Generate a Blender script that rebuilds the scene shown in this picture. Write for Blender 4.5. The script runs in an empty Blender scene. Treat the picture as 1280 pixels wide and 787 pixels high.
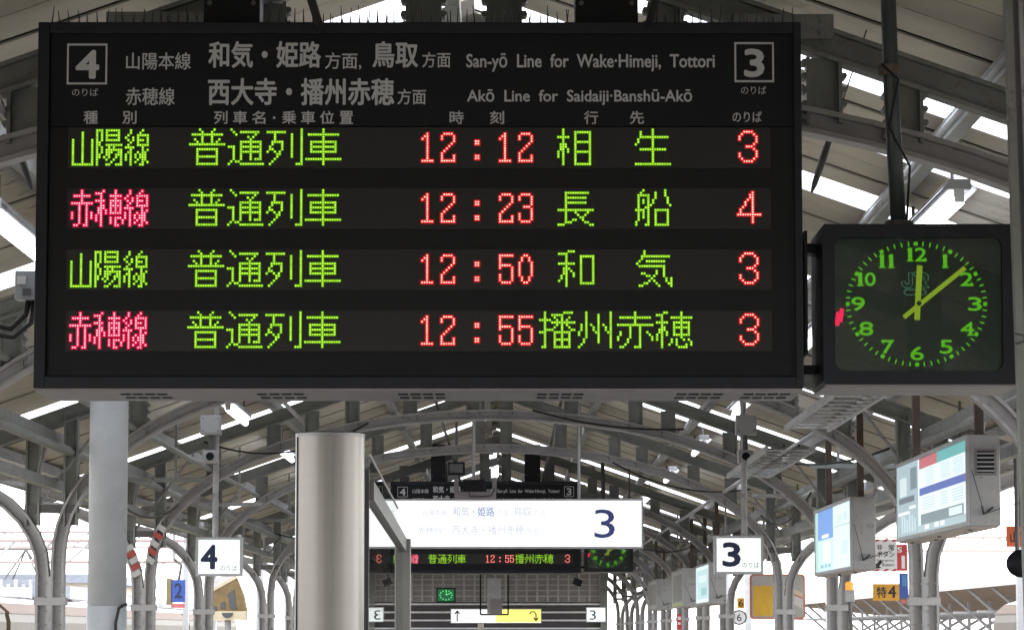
import bpy, math, random
from mathutils import Vector, Matrix
random.seed(7)
S = bpy.context.scene
COL = S.collection
# ---------------------------------------------------------------- camera
F = 4000.0                                # focal length in photo pixels (telephoto)
EYE = Vector((0, 0, 1.6))
PITCH = math.atan(396.5 / F); YAW = -math.atan(6 / F)
cam = bpy.data.objects.new('camera', bpy.data.cameras.new('camera')); COL.objects.link(cam)
cam.data.sensor_width = 36; cam.data.lens = 36 * F / 1280
cam.data.clip_start = .1; cam.data.clip_end = 3000
cam.location = EYE; cam.rotation_euler = (math.pi / 2 + PITCH, 0, YAW)
S.camera = cam
CM = cam.rotation_euler.to_matrix()
def at(px, py, Y):
    "world point at distance Y seen at photo pixel px,py (measuring aid)"
    d = CM @ Vector((px - 640, 393.5 - py, -F)); t = Y / d.y
    return Vector((d.x * t, Y, EYE.z + d.z * t))
# ---------------------------------------------------------------- light
EXPO = 2.65
W = bpy.data.worlds.new('World'); S.world = W; W.use_nodes = True
nt = W.node_tree; bg = nt.nodes['Background']
sky = nt.nodes.new('ShaderNodeTexSky'); sky.sky_type = 'NISHITA'; sky.sun_disc = False
sky.sun_elevation = math.radians(52); sky.sun_rotation = math.radians(60)
sky.air_density = 1; sky.dust_density = 1
bw = nt.nodes.new('ShaderNodeRGBToBW'); mx = nt.nodes.new('ShaderNodeMix'); mx.data_type = 'RGBA'
mx.inputs[0].default_value = .88
nt.links.new(sky.outputs[0], bw.inputs[0]); nt.links.new(sky.outputs[0], mx.inputs[6]); nt.links.new(bw.outputs[0], mx.inputs[7])
nt.links.new(mx.outputs[2], bg.inputs[0]); bg.inputs[1].default_value = .15
sun = bpy.data.objects.new('sun', bpy.data.lights.new('sun', 'SUN')); COL.objects.link(sun)
sun.data.energy = .6; sun.data.angle = math.radians(12); sun.data.color = (1, .96, .9)
sun.rotation_euler = (math.radians(38), 0, math.radians(-60)); sun.location = (0, 0, 30)
vs = S.view_settings; vs.view_transform = 'Standard'; vs.look = 'None'; vs.exposure = EXPO; vs.gamma = 1
S.cycles.use_denoising = True
S.cycles.max_bounces = 7; S.cycles.diffuse_bounces = 4; S.cycles.transparent_max_bounces = 12
S.cycles.sample_clamp_indirect = 6
K = 2 ** EXPO
# ---------------------------------------------------------------- materials
MATS = {}
def mat(name, col, rough=.6, metal=0, var=.12, scale=6, bump=0, dirt=None, spec=.5, stretch=None):
    if name in MATS: return MATS[name]
    m = bpy.data.materials.new(name); MATS[name] = m; m.use_nodes = True
    n = m.node_tree.nodes; l = m.node_tree.links; b = n['Principled BSDF']
    b.inputs['Roughness'].default_value = rough; b.inputs['Metallic'].default_value = metal
    b.inputs['Specular IOR Level'].default_value = spec
    tc = n.new('ShaderNodeTexCoord'); mp = n.new('ShaderNodeMapping'); l.new(tc.outputs['Object'], mp.inputs[0])
    if stretch: mp.inputs['Scale'].default_value = stretch
    nz = n.new('ShaderNodeTexNoise'); nz.inputs['Scale'].default_value = scale; nz.inputs['Detail'].default_value = 6
    nz.inputs['Roughness'].default_value = .65
    l.new(mp.outputs[0], nz.inputs[0])
    cr = n.new('ShaderNodeValToRGB'); l.new(nz.outputs[0], cr.inputs[0])
    c0 = [max(0, c * (1 - var)) for c in col]; c1 = [min(1, c * (1 + var)) for c in col]
    cr.color_ramp.elements[0].position = .3; cr.color_ramp.elements[0].color = (*c0, 1)
    cr.color_ramp.elements[1].position = .7; cr.color_ramp.elements[1].color = (*c1, 1)
    out = cr.outputs[0]
    if dirt:
        n2 = n.new('ShaderNodeTexNoise'); n2.inputs['Scale'].default_value = dirt[1]; n2.inputs['Detail'].default_value = 8
        n2.inputs['Roughness'].default_value = .75; l.new(mp.outputs[0], n2.inputs[0])
        r2 = n.new('ShaderNodeValToRGB'); l.new(n2.outputs[0], r2.inputs[0])
        r2.color_ramp.elements[0].position = dirt[2]; r2.color_ramp.elements[0].color = (0, 0, 0, 1)
        r2.color_ramp.elements[1].position = dirt[2] + .12; r2.color_ramp.elements[1].color = (1, 1, 1, 1)
        mm = n.new('ShaderNodeMix'); mm.data_type = 'RGBA'; l.new(r2.outputs[0], mm.inputs[0])
        l.new(out, mm.inputs[6]); mm.inputs[7].default_value = (*dirt[0], 1); out = mm.outputs[2]
    l.new(out, b.inputs['Base Color'])
    if bump:
        bp = n.new('ShaderNodeBump'); bp.inputs['Strength'].default_value = bump; bp.inputs['Distance'].default_value = .01
        l.new(nz.outputs[0], bp.inputs['Height']); l.new(bp.outputs[0], b.inputs['Normal'])
    return m
def emit(name, col, disp, diffuse=True):
    "self-luminous surface; disp = brightness as displayed (1 = display white)"
    if name in MATS: return MATS[name]
    m = bpy.data.materials.new(name); MATS[name] = m; m.use_nodes = True
    b = m.node_tree.nodes['Principled BSDF']
    b.inputs['Base Color'].default_value = (*[c * (.5 if diffuse else 0) for c in col], 1)
    b.inputs['Roughness'].default_value = .5; b.inputs['Specular IOR Level'].default_value = .2
    b.inputs['Emission Color'].default_value = (*col, 1); b.inputs['Emission Strength'].default_value = disp / K
    return m
def glassmat(name, tint=(.95, 1, .97), ior=1.5, rough=.0):
    if name in MATS: return MATS[name]
    m = bpy.data.materials.new(name); MATS[name] = m; m.use_nodes = True
    n = m.node_tree.nodes; l = m.node_tree.links; n.clear()
    o = n.new('ShaderNodeOutputMaterial'); ms = n.new('ShaderNodeMixShader'); fr = n.new('ShaderNodeFresnel'); fr.inputs[0].default_value = ior
    t = n.new('ShaderNodeBsdfTransparent'); t.inputs[0].default_value = (*tint, 1)
    g = n.new('ShaderNodeBsdfGlossy'); g.inputs['Roughness'].default_value = rough
    l.new(fr.outputs[0], ms.inputs[0]); l.new(t.outputs[0], ms.inputs[1]); l.new(g.outputs[0], ms.inputs[2]); l.new(ms.outputs[0], o.inputs[0])
    return m
RIBM = mat('pale_mauve_grey_rib_paint', (.36, .35, .352), .5, 0, .18, 4, dirt=((.15, .12, .10), 8, .58))
STEEL = mat('painted_grey_green_steel', (.215, .228, .212), .5, 0, .2, 4, dirt=((.11, .088, .072), 9, .57))
PALE = mat('pale_grey_painted_steel', (.37, .37, .375), .5, 0, .16, 4, dirt=((.15, .125, .105), 9, .56))
DARKSTEEL = mat('dark_weathered_steel', (.10, .098, .095), .6, 0, .2, 7)
BROWN = mat('brown_rusted_steel', (.11, .08, .065), .7, 0, .3, 12)
BOARDM = mat('beige_painted_roof_boards', (.46, .425, .365), .75, 0, .18, 2.2, bump=.15, dirt=((.20, .17, .14), 3.0, .60))
BLACK = mat('black_enclosure_paint', (.006, .0065, .009), .5, 0, .15, 9, spec=.25)
HOUSING = mat('dark_grey_enclosure_paint', (.012, .0145, .020), .5, 0, .25, 10, spec=.3)
UNDER = mat('grey_sheet_metal', (.23, .21, .215), .45, .2, .1, 8)
LETTER = mat('grey_printed_lettering', (.53, .54, .56), .6, 0, .05, 30)
CABLE = mat('black_rubber_cable', (.012, .012, .013), .6)
WIRE = mat('dark_steel_wire', (.05, .05, .055), .5, .3)
TUBE = emit('lit_fluorescent_tube', (.86, .9, 1), 9)
SIGNW = emit('lit_white_acrylic', (.90, .985, .95), 1.0)
SIGNHOT = emit('lit_white_acrylic_bright', (.99, 1, 1), 1.04)
NAVY = mat('navy_sign_ink', (.012, .02, .075), .5)
BLUE = mat('blue_sign_ink', (.055, .085, .30), .5)
INK = mat('black_sign_ink', (.01, .01, .012), .5)
for _mm in (SIGNW, SIGNHOT):
    _n = _mm.node_tree.nodes; _l = _mm.node_tree.links; _t = _n.new('ShaderNodeTexCoord'); _z = _n.new('ShaderNodeTexNoise'); _z.inputs['Scale'].default_value = 2.2
    _r = _n.new('ShaderNodeMapRange'); _r.inputs[1].default_value = .35; _r.inputs[2].default_value = .6; _e = _n['Principled BSDF'].inputs['Emission Strength']
    _r.inputs[3].default_value = _e.default_value*.86; _r.inputs[4].default_value = _e.default_value*1.02
    _l.new(_t.outputs['Object'], _z.inputs[0]); _l.new(_z.outputs[0], _r.inputs[0]); _l.new(_r.outputs[0], _e)
GLASS = glassmat('clear_glass'); 
# ---------------------------------------------------------------- mesh building
class MB:
    def __init__(s): s.v = []; s.f = []
    def add(s, vs_, fs):
        b = len(s.v); s.v += [tuple(v) for v in vs_]; s.f += [tuple(i + b for i in f) for f in fs]; return s
    def box(s, x0, x1, y0, y1, z0, z1, M=None):
        c = [Vector(p) for p in ((x0,y0,z0),(x1,y0,z0),(x1,y1,z0),(x0,y1,z0),(x0,y0,z1),(x1,y0,z1),(x1,y1,z1),(x0,y1,z1))]
        if M is not None: c = [M @ p for p in c]
        return s.add(c, [(0,3,2,1),(4,5,6,7),(0,1,5,4),(1,2,6,5),(2,3,7,6),(3,0,4,7)])
    def prism(s, pts, y0, y1):
        "outline in XZ extruded along Y (front face towards -Y)"
        n = len(pts); v = [(x, y0, z) for x, z in pts] + [(x, y1, z) for x, z in pts]
        return s.add(v, [tuple(range(n)), tuple(range(2*n-1, n-1, -1))] + [(i, i+n, (i+1)%n+n, (i+1)%n) for i in range(n)])
    def tube(s, pts, r, n=8, caps=True):
        pts = [Vector(p) for p in pts]; m = len(pts); rs = r if isinstance(r, (list, tuple)) else [r]*m
        vs_ = []; u = None
        for i, p in enumerate(pts):
            d = (pts[min(i+1, m-1)] - pts[max(i-1, 0)]).normalized()
            if u is None:
                u = d.cross(Vector((0,0,1)) if abs(d.z) < .9 else Vector((1,0,0))).normalized()
            else:
                u = (u - d * u.dot(d)).normalized()
            w = d.cross(u)
            for k in range(n):
                a = 2*math.pi*k/n; vs_.append(p + (u*math.cos(a) + w*math.sin(a)) * rs[i])
        fs = [(i*n+k, i*n+(k+1)%n, (i+1)*n+(k+1)%n, (i+1)*n+k) for i in range(m-1) for k in range(n)]
        if caps: fs += [tuple(range(n-1, -1, -1)), tuple(range((m-1)*n, m*n))]
        return s.add(vs_, fs)
    def sweep(s, pts, y, rects):
        "rectangles (n0,n1,y0,y1) swept along a polyline in the XZ plane"
        m = len(pts); nr = []
        for i in range(m):
            a = pts[max(i-1,0)]; b = pts[min(i+1,m-1)]; dx, dz = b[0]-a[0], b[1]-a[1]; L = math.hypot(dx, dz) or 1
            nr.append((-dz/L, dx/L))
        for (n0, n1, y0, y1) in rects:
            v = []
            for (x, z), (nx, nz) in zip(pts, nr):
                v += [(x+nx*n0, y+y0, z+nz*n0), (x+nx*n1, y+y0, z+nz*n1), (x+nx*n1, y+y1, z+nz*n1), (x+nx*n0, y+y1, z+nz*n0)]
            f = [(0,1,2,3), tuple((m-1)*4+k for k in (3,2,1,0))]
            for i in range(m-1):
                for k in range(4):
                    f.append((i*4+k, (i+1)*4+k, (i+1)*4+(k+1)%4, i*4+(k+1)%4))
            s.add(v, f)
        return s
    def mesh(s, name, m, smooth=False):
        me = bpy.data.meshes.new(name); me.from_pydata(s.v, [], s.f); me.materials.append(m)
        if smooth: me.polygons.foreach_set('use_smooth', [True]*len(me.polygons))
        me.update(); return me
    def build(s, name, m, parent=None, smooth=False, bevel=0, origin=None):
        if origin is not None: s.v = [(x-origin[0], y-origin[1], z-origin[2]) for x, y, z in s.v]
        o = bpy.data.objects.new(name, s.mesh(name, m, smooth)); COL.objects.link(o)
        if origin is not None: o.location = origin
        if parent is not None: o.parent = parent
        if bevel:
            b = o.modifiers.new('bevel', 'BEVEL'); b.width = bevel; b.segments = 2; b.limit_method = 'ANGLE'
        return o
def tag(o, label=None, cat=None, group=None, kind=None):
    if label: o['label'] = label
    if cat: o['category'] = cat
    if group: o['group'] = group
    if kind: o['kind'] = kind
    return o
def thing(name, label, cat, loc=(0,0,0), group=None):
    o = bpy.data.objects.new(name, None); COL.objects.link(o); o.location = loc; o.empty_display_size = .2
    return tag(o, label, cat, group)
def inst(me, name, loc, parent=None, rot=None, scale=None):
    o = bpy.data.objects.new(name, me); COL.objects.link(o); o.location = loc
    if rot: o.rotation_euler = rot
    if scale: o.scale = scale
    if parent is not None: o.parent = parent
    return o
IBEAM = lambda h, w, t=.012: [(-h/2, -h/2+t, -w/2, w/2), (h/2-t, h/2, -w/2, w/2), (-h/2+t, h/2-t, -t/2, t/2)]
_TC = {}
def text_raw(txt, bold):
    key = (txt, bold)
    if key in _TC: return _TC[key]
    cu = bpy.data.curves.new('t', 'FONT'); cu.body = txt; cu.resolution_u = 3; cu.offset = bold; cu.fill_mode = 'FRONT'
    ob = bpy.data.objects.new('t', cu); COL.objects.link(ob)
    me = bpy.data.meshes.new_from_object(ob.evaluated_get(bpy.context.evaluated_depsgraph_get()))
    v = [tuple(p.co) for p in me.vertices]; f = [tuple(p.vertices) for p in me.polygons]
    bpy.data.objects.remove(ob); bpy.data.curves.remove(cu); bpy.data.meshes.remove(me)
    xs = [p[0] for p in v] or [0]; ys = [p[1] for p in v] or [0]
    _TC[key] = (v, f, min(xs), max(xs), min(ys), max(ys)); return _TC[key]
def lettering(txt, x0, x1, z0, z1, y, m, parent, bold=.012, name='lettering', fn=None, depth=0):
    "printed text fitted to the rectangle x0..x1, z0..z1 at depth y (fn maps plane x,z to a point)"
    v, f, a, b, c, d = text_raw(txt, 0)
    mb = MB(); e = bold*(z1-z0)/max(d-c, .5)*.8
    x0 += e; x1 -= e; z0 += e; z1 -= e
    for k, (ox, oz) in enumerate(((0, 0), (e, 0), (-e, 0), (0, e), (0, -e), (e*.7, e*.7), (-e*.7, -e*.7), (e*.7, -e*.7), (-e*.7, e*.7)) if bold else ((0, 0),)):
        mb.add([(x0+ox + (p[0]-a)/(b-a)*(x1-x0), y-.00004*k, z0+oz + (p[1]-c)/(d-c)*(z1-z0)) for p in v], f)
    return mb.build(name, m, parent)
# ---------------------------------------------------------------- LED characters (16-row dot patterns)
G = {
'普':"0:4,10;1:5,9;2:1-13;3:5,9;4:2,5,9,12;5:3,5,9,11;6:0-14;8:3-11;9:3,11;10:3,11;11:3-11;12:3,11;13:3,11;14:3-11",
'通':"0:1;1:2,5-12;2:3,11;3:8,10;4:9;5:5-13;6:5,9,13;7:0-2,5-13;8:2,5,9,13;9:2,5-13;10:2,5,9,13;11:2,5,9,13;12:2,5,9,11-13;13:1,3,4;14:0,5-14",
'列':"0:14;1:0-7,14;2:3,10,14;3:3,10,14;4:3,10,14;5:2-6,10,14;6:2,6,10,14;7:1,6,10,14;8:1,2,6,10,14;9:0,3,5,10,14;10:4,5,10,14;11:4,10,14;12:3,14;13:2,14;14:1,12-14",
'車':"0:7;1:7;2:1-13;3:7;4:7;5:2-12;6:2,7,12;7:2-12;8:2,7,12;9:2-12;10:7;11:7;12:0-14;13:7;14:7",
'相':"0:2;1:2,7-13;2:2,7,13;3:0-4,7,13;4:2,7,13;5:2,7-13;6:1-3,7,13;7:1-3,7,13;8:1,2,4,7,13;9:0,2,4,7-13;10:0,2,7,13;11:0,2,7,13;12:2,7,13;13:2,7,13;14:2,7-13",
'生':"0:7;1:2,7;2:2,7;3:2-13;4:1,7;5:1,7;6:0,7;7:7;8:2-12;9:7;10:7;11:7;12:7;13:7;14:0-14",
'長':"1:3-12;2:3;3:3-11;4:3;5:3-11;6:3;7:3;8:0-14;9:3,7,12;10:3,8,11;11:3,9,10;12:3,6,7,10;13:3-5,11,12;14:0-2,13,14",
'船':"0:3,12;1:2,8,12;2:1-5,8,12;3:1,5,8,13;4:1,3,5,7,13;5:1,3,5,7,13;6:1,5,6,14;7:1,4,5;8:0-3,5,8-13;9:1,3,5,8,13;10:1,3,5,8,13;11:1,3,5,8,13;12:1,5,8,13;13:0,5,8,13;14:0,4,5,8-13",
'和':"0:4-6;1:0-3;2:3,9-14;3:3,9,14;4:3,9,14;5:0-6,9,14;6:3,9,14;7:2-4,9,14;8:2,3,5,9,14;9:2,3,6,9,14;10:1,3,6,9,14;11:1,3,9,14;12:0,3,9,14;13:3,9-14;14:3",
'気':"0:3;1:3;2:2-13;3:2;4:1,4-11;5:0;6:1-11;7:11;8:8,11;9:2,3,8,11;10:4,5,7,11;11:6,12,14;12:5,7,12,14;13:3,4,8,13,14;14:1,2,9,14",
'播':"0:2,10-13;1:2,5-9;2:2,6,9,12;3:0-4,7,9,11;4:2,5-14;5:2,7,9,11;6:2,6,9,12;7:2-5,9,13,14;8:0-2,6-12;9:2,6,9,12;10:2,6,9,12;11:2,6-12;12:2,6,9,12;13:2,6,9,12;14:1,2,6-12",
'州':"0:3,13;1:3,8,13;2:3,8,13;3:3,8,13;4:3,8,13;5:1,3,5,8,10,13;6:1,3,6,8,11,13;7:1,3,6,8,11,13;8:0,3,7,8,12,13;9:0,3,8,13;10:3,8,13;11:2,8,13;12:2,8,13;13:1,13;14:0,13",
'赤':"0:7;1:7;2:1-13;3:7;4:7;5:0-14;6:5,9;7:5,9;8:1,5,9,12;9:1,5,9,13;10:0,5,9,14;11:0,4,9,14;12:4,9;13:3,9;14:1,2,7-9",
'穂':"0:3,4,10;1:0-2,10;2:2,6-14;3:2,10;4:0-4,7-13;5:2,7,10,13;6:2,3,7-13;7:1-3,7,10,13;8:1,2,4,7,10,13;9:0,2,4,7-13;10:0,2,10;11:0,2,6,8,11,13;12:2,6,8,14;13:2,5,8,12,14;14:2,9-12",
'sanyo':"0:10-12,14-19,24,29;1:4,10,12,14,19,24,28;2:4,10,12,14-19,23,27-31;3:4,10,12,14,19,22,25,27,31;4:0,4,8,10,12,14-19,23,25,27-29,31;5:0,4,8,10,11,24,27,31;6:0,4,8,10,11,14-20,23,27-31;7:0,4,8,10,12,15,17,22-25,29;8:0,4,8,10,12,14-20,24,29,31;9:0,4,8,10,12,14-16,19,20,23,24,27,29,30;10:0,4,8,10,11,14,15,18-20,22,24,26,28-30;11:0,4,8,10,11,13,15,18,20,22,24,26,28-30;12:0,4,8,10,14,17,20,22,24,27,29,30;13:0,4,8,10,16,20,24,26,29,31;14:0-8,10,14,15,18-20,24,28,29",
'ako':"0:4,13,18,24,29;1:4,10-12,18,24,28;2:1-7,12,16-20,23,27-31;3:4,12,18,22,25,27,31;4:4,10-13,16-20,23,25,27-29,31;5:0-8,12,16,18,20,24,27,31;6:3,6,12,13,16-20,23,27-31;7:3,6,11-13,16,18,20,22-25,29;8:3,6,11,12,14,16,18,20,24,29,31;9:0,3,6,8,11,12,14,16-20,22,24,27,29,30;10:0,3,6,8,10,12,22,24,26,28-30;11:0,3,6,8,10,12,16,18-20,22,24,26,28-30;12:3,6,10,12,16,18,21,24,27,29,30;13:3,6,12,16,18,21,24,26,29,31;14:1,2,5,6,12,18,19,24,28,29",
'1':"0:2;1:1,2;2:0,2;3:2;4:2;5:2;6:2;7:2;8:2;9:2;10:2;11:0-4",
'2':"0:1-4;1:0,5;2:0,5;3:5;4:4;5:3;6:2;7:1;8:0;9:0,5;10:0,5;11:0-5",
'3':"0:1-4;1:0,5;2:0,5;3:5;4:5;5:2-4;6:5;7:5;8:0,5;9:0,5;10:0,5;11:1-4",
'5':"0:0-5;1:0;2:0;3:0;4:0-4;5:0,5;6:5;7:5;8:0,5;9:0,5;10:0,5;11:1-4",
'0':"0:2,3;1:1,4;2:1,4;3:0,5;4:0,5;5:0,5;6:0,5;7:0,5;8:0,5;9:1,4;10:1,4;11:2,3",
':':"3:6,7;4:6,7;9:6,7;10:6,7",
'P3':"0:2-5;1:1,6;2:0,7;3:0,7;4:7;5:6;6:3-5;7:6;8:7;9:0,7;10:0,7;11:1,6;12:2-5",
'P4':"0:6;1:5,6;2:5,6;3:4,6;4:3,6;5:3,6;6:2,6;7:1,6;8:1,6;9:0-9;10:6;11:6;12:6",
}
def dots(key):
    out = []
    for r in G[key].split(';'):
        a, b = r.split(':', 1) if key != ':' else r.split(':')
        for t in b.split(','):
            if '-' in t:
                p, q = t.split('-'); out += [(c, int(a)) for c in range(int(p), int(q)+1)]
            else: out.append((int(t), int(a)))
    return out
LEDG = emit('lit_green_led_core', (.60, 1, .07), 1.05, False); LEDGR = emit('green_led_lens_halo', (.10, .46, .0), .8, False)
LEDR = emit('lit_red_led_core', (1, .70, .60), 1.35, False); LEDRR = emit('red_led_lens_halo', (.80, .012, .012), .95, False)
LEDP = emit('lit_pink_led_core', (1, .60, .72), 1.25, False); LEDPR = emit('pink_led_lens_halo', (.80, .0, .06), .95, False)
for _mm in (LEDG, LEDR, LEDP):
    _n = _mm.node_tree.nodes; _l = _mm.node_tree.links; _t = _n.new('ShaderNodeTexCoord'); _z = _n.new('ShaderNodeTexNoise'); _z.inputs['Scale'].default_value = 90; _z.inputs['Detail'].default_value = 1
    _r = _n.new('ShaderNodeMapRange'); _r.inputs[1].default_value = .3; _r.inputs[2].default_value = .7; _e = _n['Principled BSDF'].inputs['Emission Strength']
    _r.inputs[3].default_value = _e.default_value*.72; _r.inputs[4].default_value = _e.default_value*1.18
    _l.new(_t.outputs['Object'], _z.inputs[0]); _l.new(_z.outputs[0], _r.inputs[0]); _l.new(_r.outputs[0], _e)
def matrix_material():
    m = bpy.data.materials.new('unlit_led_matrix'); m.use_nodes = True; n = m.node_tree.nodes; l = m.node_tree.links; b = n['Principled BSDF']
    tc = n.new('ShaderNodeTexCoord'); sx = n.new('ShaderNodeSeparateXYZ'); l.new(tc.outputs['Object'], sx.inputs[0])
    vals = []
    for k in (0, 2):
        a = n.new('ShaderNodeMath'); a.operation = 'MULTIPLY'; a.inputs[1].default_value = 2*math.pi/(3.06*9.3/F); l.new(sx.outputs[k], a.inputs[0])
        c = n.new('ShaderNodeMath'); c.operation = 'COSINE'; l.new(a.outputs[0], c.inputs[0]); vals.append(c)
    mn = n.new('ShaderNodeMath'); mn.operation = 'MINIMUM'; l.new(vals[0].outputs[0], mn.inputs[0]); l.new(vals[1].outputs[0], mn.inputs[1])
    mr = n.new('ShaderNodeMapRange'); mr.inputs[1].default_value = -1; mr.inputs[2].default_value = .9; l.new(mn.outputs[0], mr.inputs[0])
    cr = n.new('ShaderNodeMix'); cr.data_type = 'RGBA'; cr.inputs[6].default_value = (.009, .009, .0085, 1); cr.inputs[7].default_value = (.028, .027, .024, 1)
    l.new(mr.outputs[0], cr.inputs[0]); l.new(cr.outputs[2], b.inputs['Base Color']); b.inputs['Roughness'].default_value = .6
    return m
MATRIX = matrix_material()
# ================================================================= THE SETTING
def struct(name, mb, m, kind='structure'):
    o = mb.build(name, m); o['kind'] = kind; return o
BALLAST = mat('grey_brown_ballast', (.22, .20, .18), .95, 0, .35, 30, bump=.6)
CONC = mat('platform_concrete', (.34, .33, .31), .85, 0, .15, 3, bump=.2)
ASPH = mat('platform_asphalt', (.16, .155, .15), .9, 0, .2, 20, bump=.3)
YEL = mat('yellow_tactile_paving', (.6, .42, .05), .7, 0, .1, 10)
RAIL = mat('rusty_rail_steel', (.16, .12, .10), .5, .6, .2, 20)
struct('ground', MB().box(-600, 600, -120, 900, -1.6, -1.12), BALLAST)
struct('platform', MB().box(-4.3, 4.1, -12, 160, -1.1, 0).box(-4.42, 4.22, -12, 160, -.12, .001), CONC)
struct('platform_paving', MB().box(-3.6, 3.4, -11.9, 159.9, .0, .008), ASPH)
for x in (-3.45, 3.25):
    struct('tactile_paving', MB().box(x-.15, x+.15, -11.8, 159.8, .009, .018), YEL)
for x in (-13.0, -6.2, 6.0, 13.0):
    mb = MB()
    for s_ in (-.533, .533): mb.box(x+s_-.033, x+s_+.033, -60, 300, -1.12, -.96)
    struct('railway_track', mb, RAIL)
struct('platform', MB().box(-19.5, -15.6, 30, 200, -1.1, 0), CONC)
struct('platform', MB().box(15.4, 24, 40, 200, -1.1, 0), CONC)
# ----------------------------------------------------------------- roof
XC = -.13; RID = 4.08; SL = .35; EL, ER = -3.8, 3.55; ROOF_T = .03
def roof_z(x): return RID - SL*abs(x-XC)
SKY_R = [11.2, 12.35, 13.8, 17.0, 22.4, 26.9, 28.2, 33.6, 39.2, 44.4, 50.5, 57]
SKY_L = [11.1, 12.1, 15.3, 21.3, 26.6, 32.2, 36.8, 42, 48, 54]
SKYM = bpy.data.materials.new('milky_skylight_sheet'); SKYM.use_nodes = True
_n = SKYM.node_tree.nodes; _l = SKYM.node_tree.links; _n.clear()
_o = _n.new('ShaderNodeOutputMaterial'); _m = _n.new('ShaderNodeMixShader'); _a = _n.new('ShaderNodeBsdfTranslucent'); _b = _n.new('ShaderNodeBsdfTransparent')
_a.inputs[0].default_value = (.93, .95, 1, 1); _b.inputs[0].default_value = (.95, .97, 1, 1); _m.inputs[0].default_value = .35
_l.new(_a.outputs[0], _m.inputs[1]); _l.new(_b.outputs[0], _m.inputs[2]); _l.new(_m.outputs[0], _o.inputs[0])
roof = thing('canopy_roof', 'beige boarded pitched roof over the platform with bright glass skylight strips', 'roof', (XC, 8, RID))
def slope_board(x0, x1, w, t, lift=0):
    "a board running down the slope from x0 (ridge) to x1 (eave); local origin ridge, y 0..w"
    mb = MB(); z0 = -SL*abs(x0) + lift; z1 = -SL*abs(x1) + lift
    v = [(x0, 0, z0), (x1, 0, z1), (x1, w, z1), (x0, w, z0), (x0, 0, z0+t), (x1, 0, z1+t), (x1, w, z1+t), (x0, w, z0+t)]
    f = [(0,1,2,3),(7,6,5,4),(0,4,5,1),(1,5,6,2),(2,6,7,3),(3,7,4,0)] if x1 > x0 else [(3,2,1,0),(4,5,6,7),(1,5,4,0),(2,6,5,1),(3,7,6,2),(0,4,7,3)]
    return mb.add(v, f)
BW = .34
for side, xe, skys in ((1, ER-XC, SKY_R), (-1, EL-XC, SKY_L)):
    meshes = [slope_board(side*.0, xe, BW-.026, .008, lift=d).mesh('roof_board', BOARDM) for d in (0, .004, .008)]
    skm = slope_board(side*.06, xe-side*.12, .42, .004, -.002).mesh('skylight_pane', SKYM)
    far = MB(); y = -14.0; k = 0; cover = MB()
    while y < 78:
        sk = [q for q in skys if y <= q < y + BW]
        if sk:
            inst(skm, 'skylight_pane', (0, y-8+.01, 0), roof)
            y += .44; continue
        if 7 < y < 31: inst(meshes[k % 3], 'roof_board', (0, y-8, 0), roof)
        else:
            tmp = slope_board(0, xe, BW-.026, .008, (k % 3)*.004)
            far.add([(a, b+y-8, c) for a, b, c in tmp.v], tmp.f)
        k += 1; y += BW
    tag(far.build('roof_board', BOARDM, roof), kind='stuff')
# dark roof skin above the boards closes the joints, left open over the skylights
SKIN = mat('dark_roof_sheeting', (.06, .055, .05), .8)
for side, xe, skys in ((1, ER-XC, SKY_R), (-1, EL-XC, SKY_L)):
    y = -14.0; segs = []; start = -14.0
    while y < 78:
        sk = [q for q in skys if y <= q < y + BW]
        if sk:
            segs.append((start, y-.01)); y += .44; start = y; continue
        y += BW
    segs.append((start, y)); mb = MB()
    for a, b in segs:
        tmp = slope_board(0, xe+side*.05, b-a, .003, .018); mb.add([(p, q+a-8, r) for p, q, r in tmp.v], tmp.f)
    mb.build('roof_sheeting', SKIN, roof)
for dx in (-3.4, -2.6, -1.75, -.95, -.08, .08, .95, 1.75, 2.6, 3.3):
    z = -SL*abs(dx) - .045
    mb = MB().box(dx-.028, dx+.028, -22, 70, z-.04, z+.035)
    mb.build('purlin', STEEL if abs(dx) < 2 else PALE, roof)
for s_, xe in ((1, ER-XC), (-1, EL-XC)):
    z = -SL*abs(xe); MB().box(xe-.02, xe+.09, -22, 70, z-.07, z+.06).build('gutter', PALE, roof)
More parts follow.
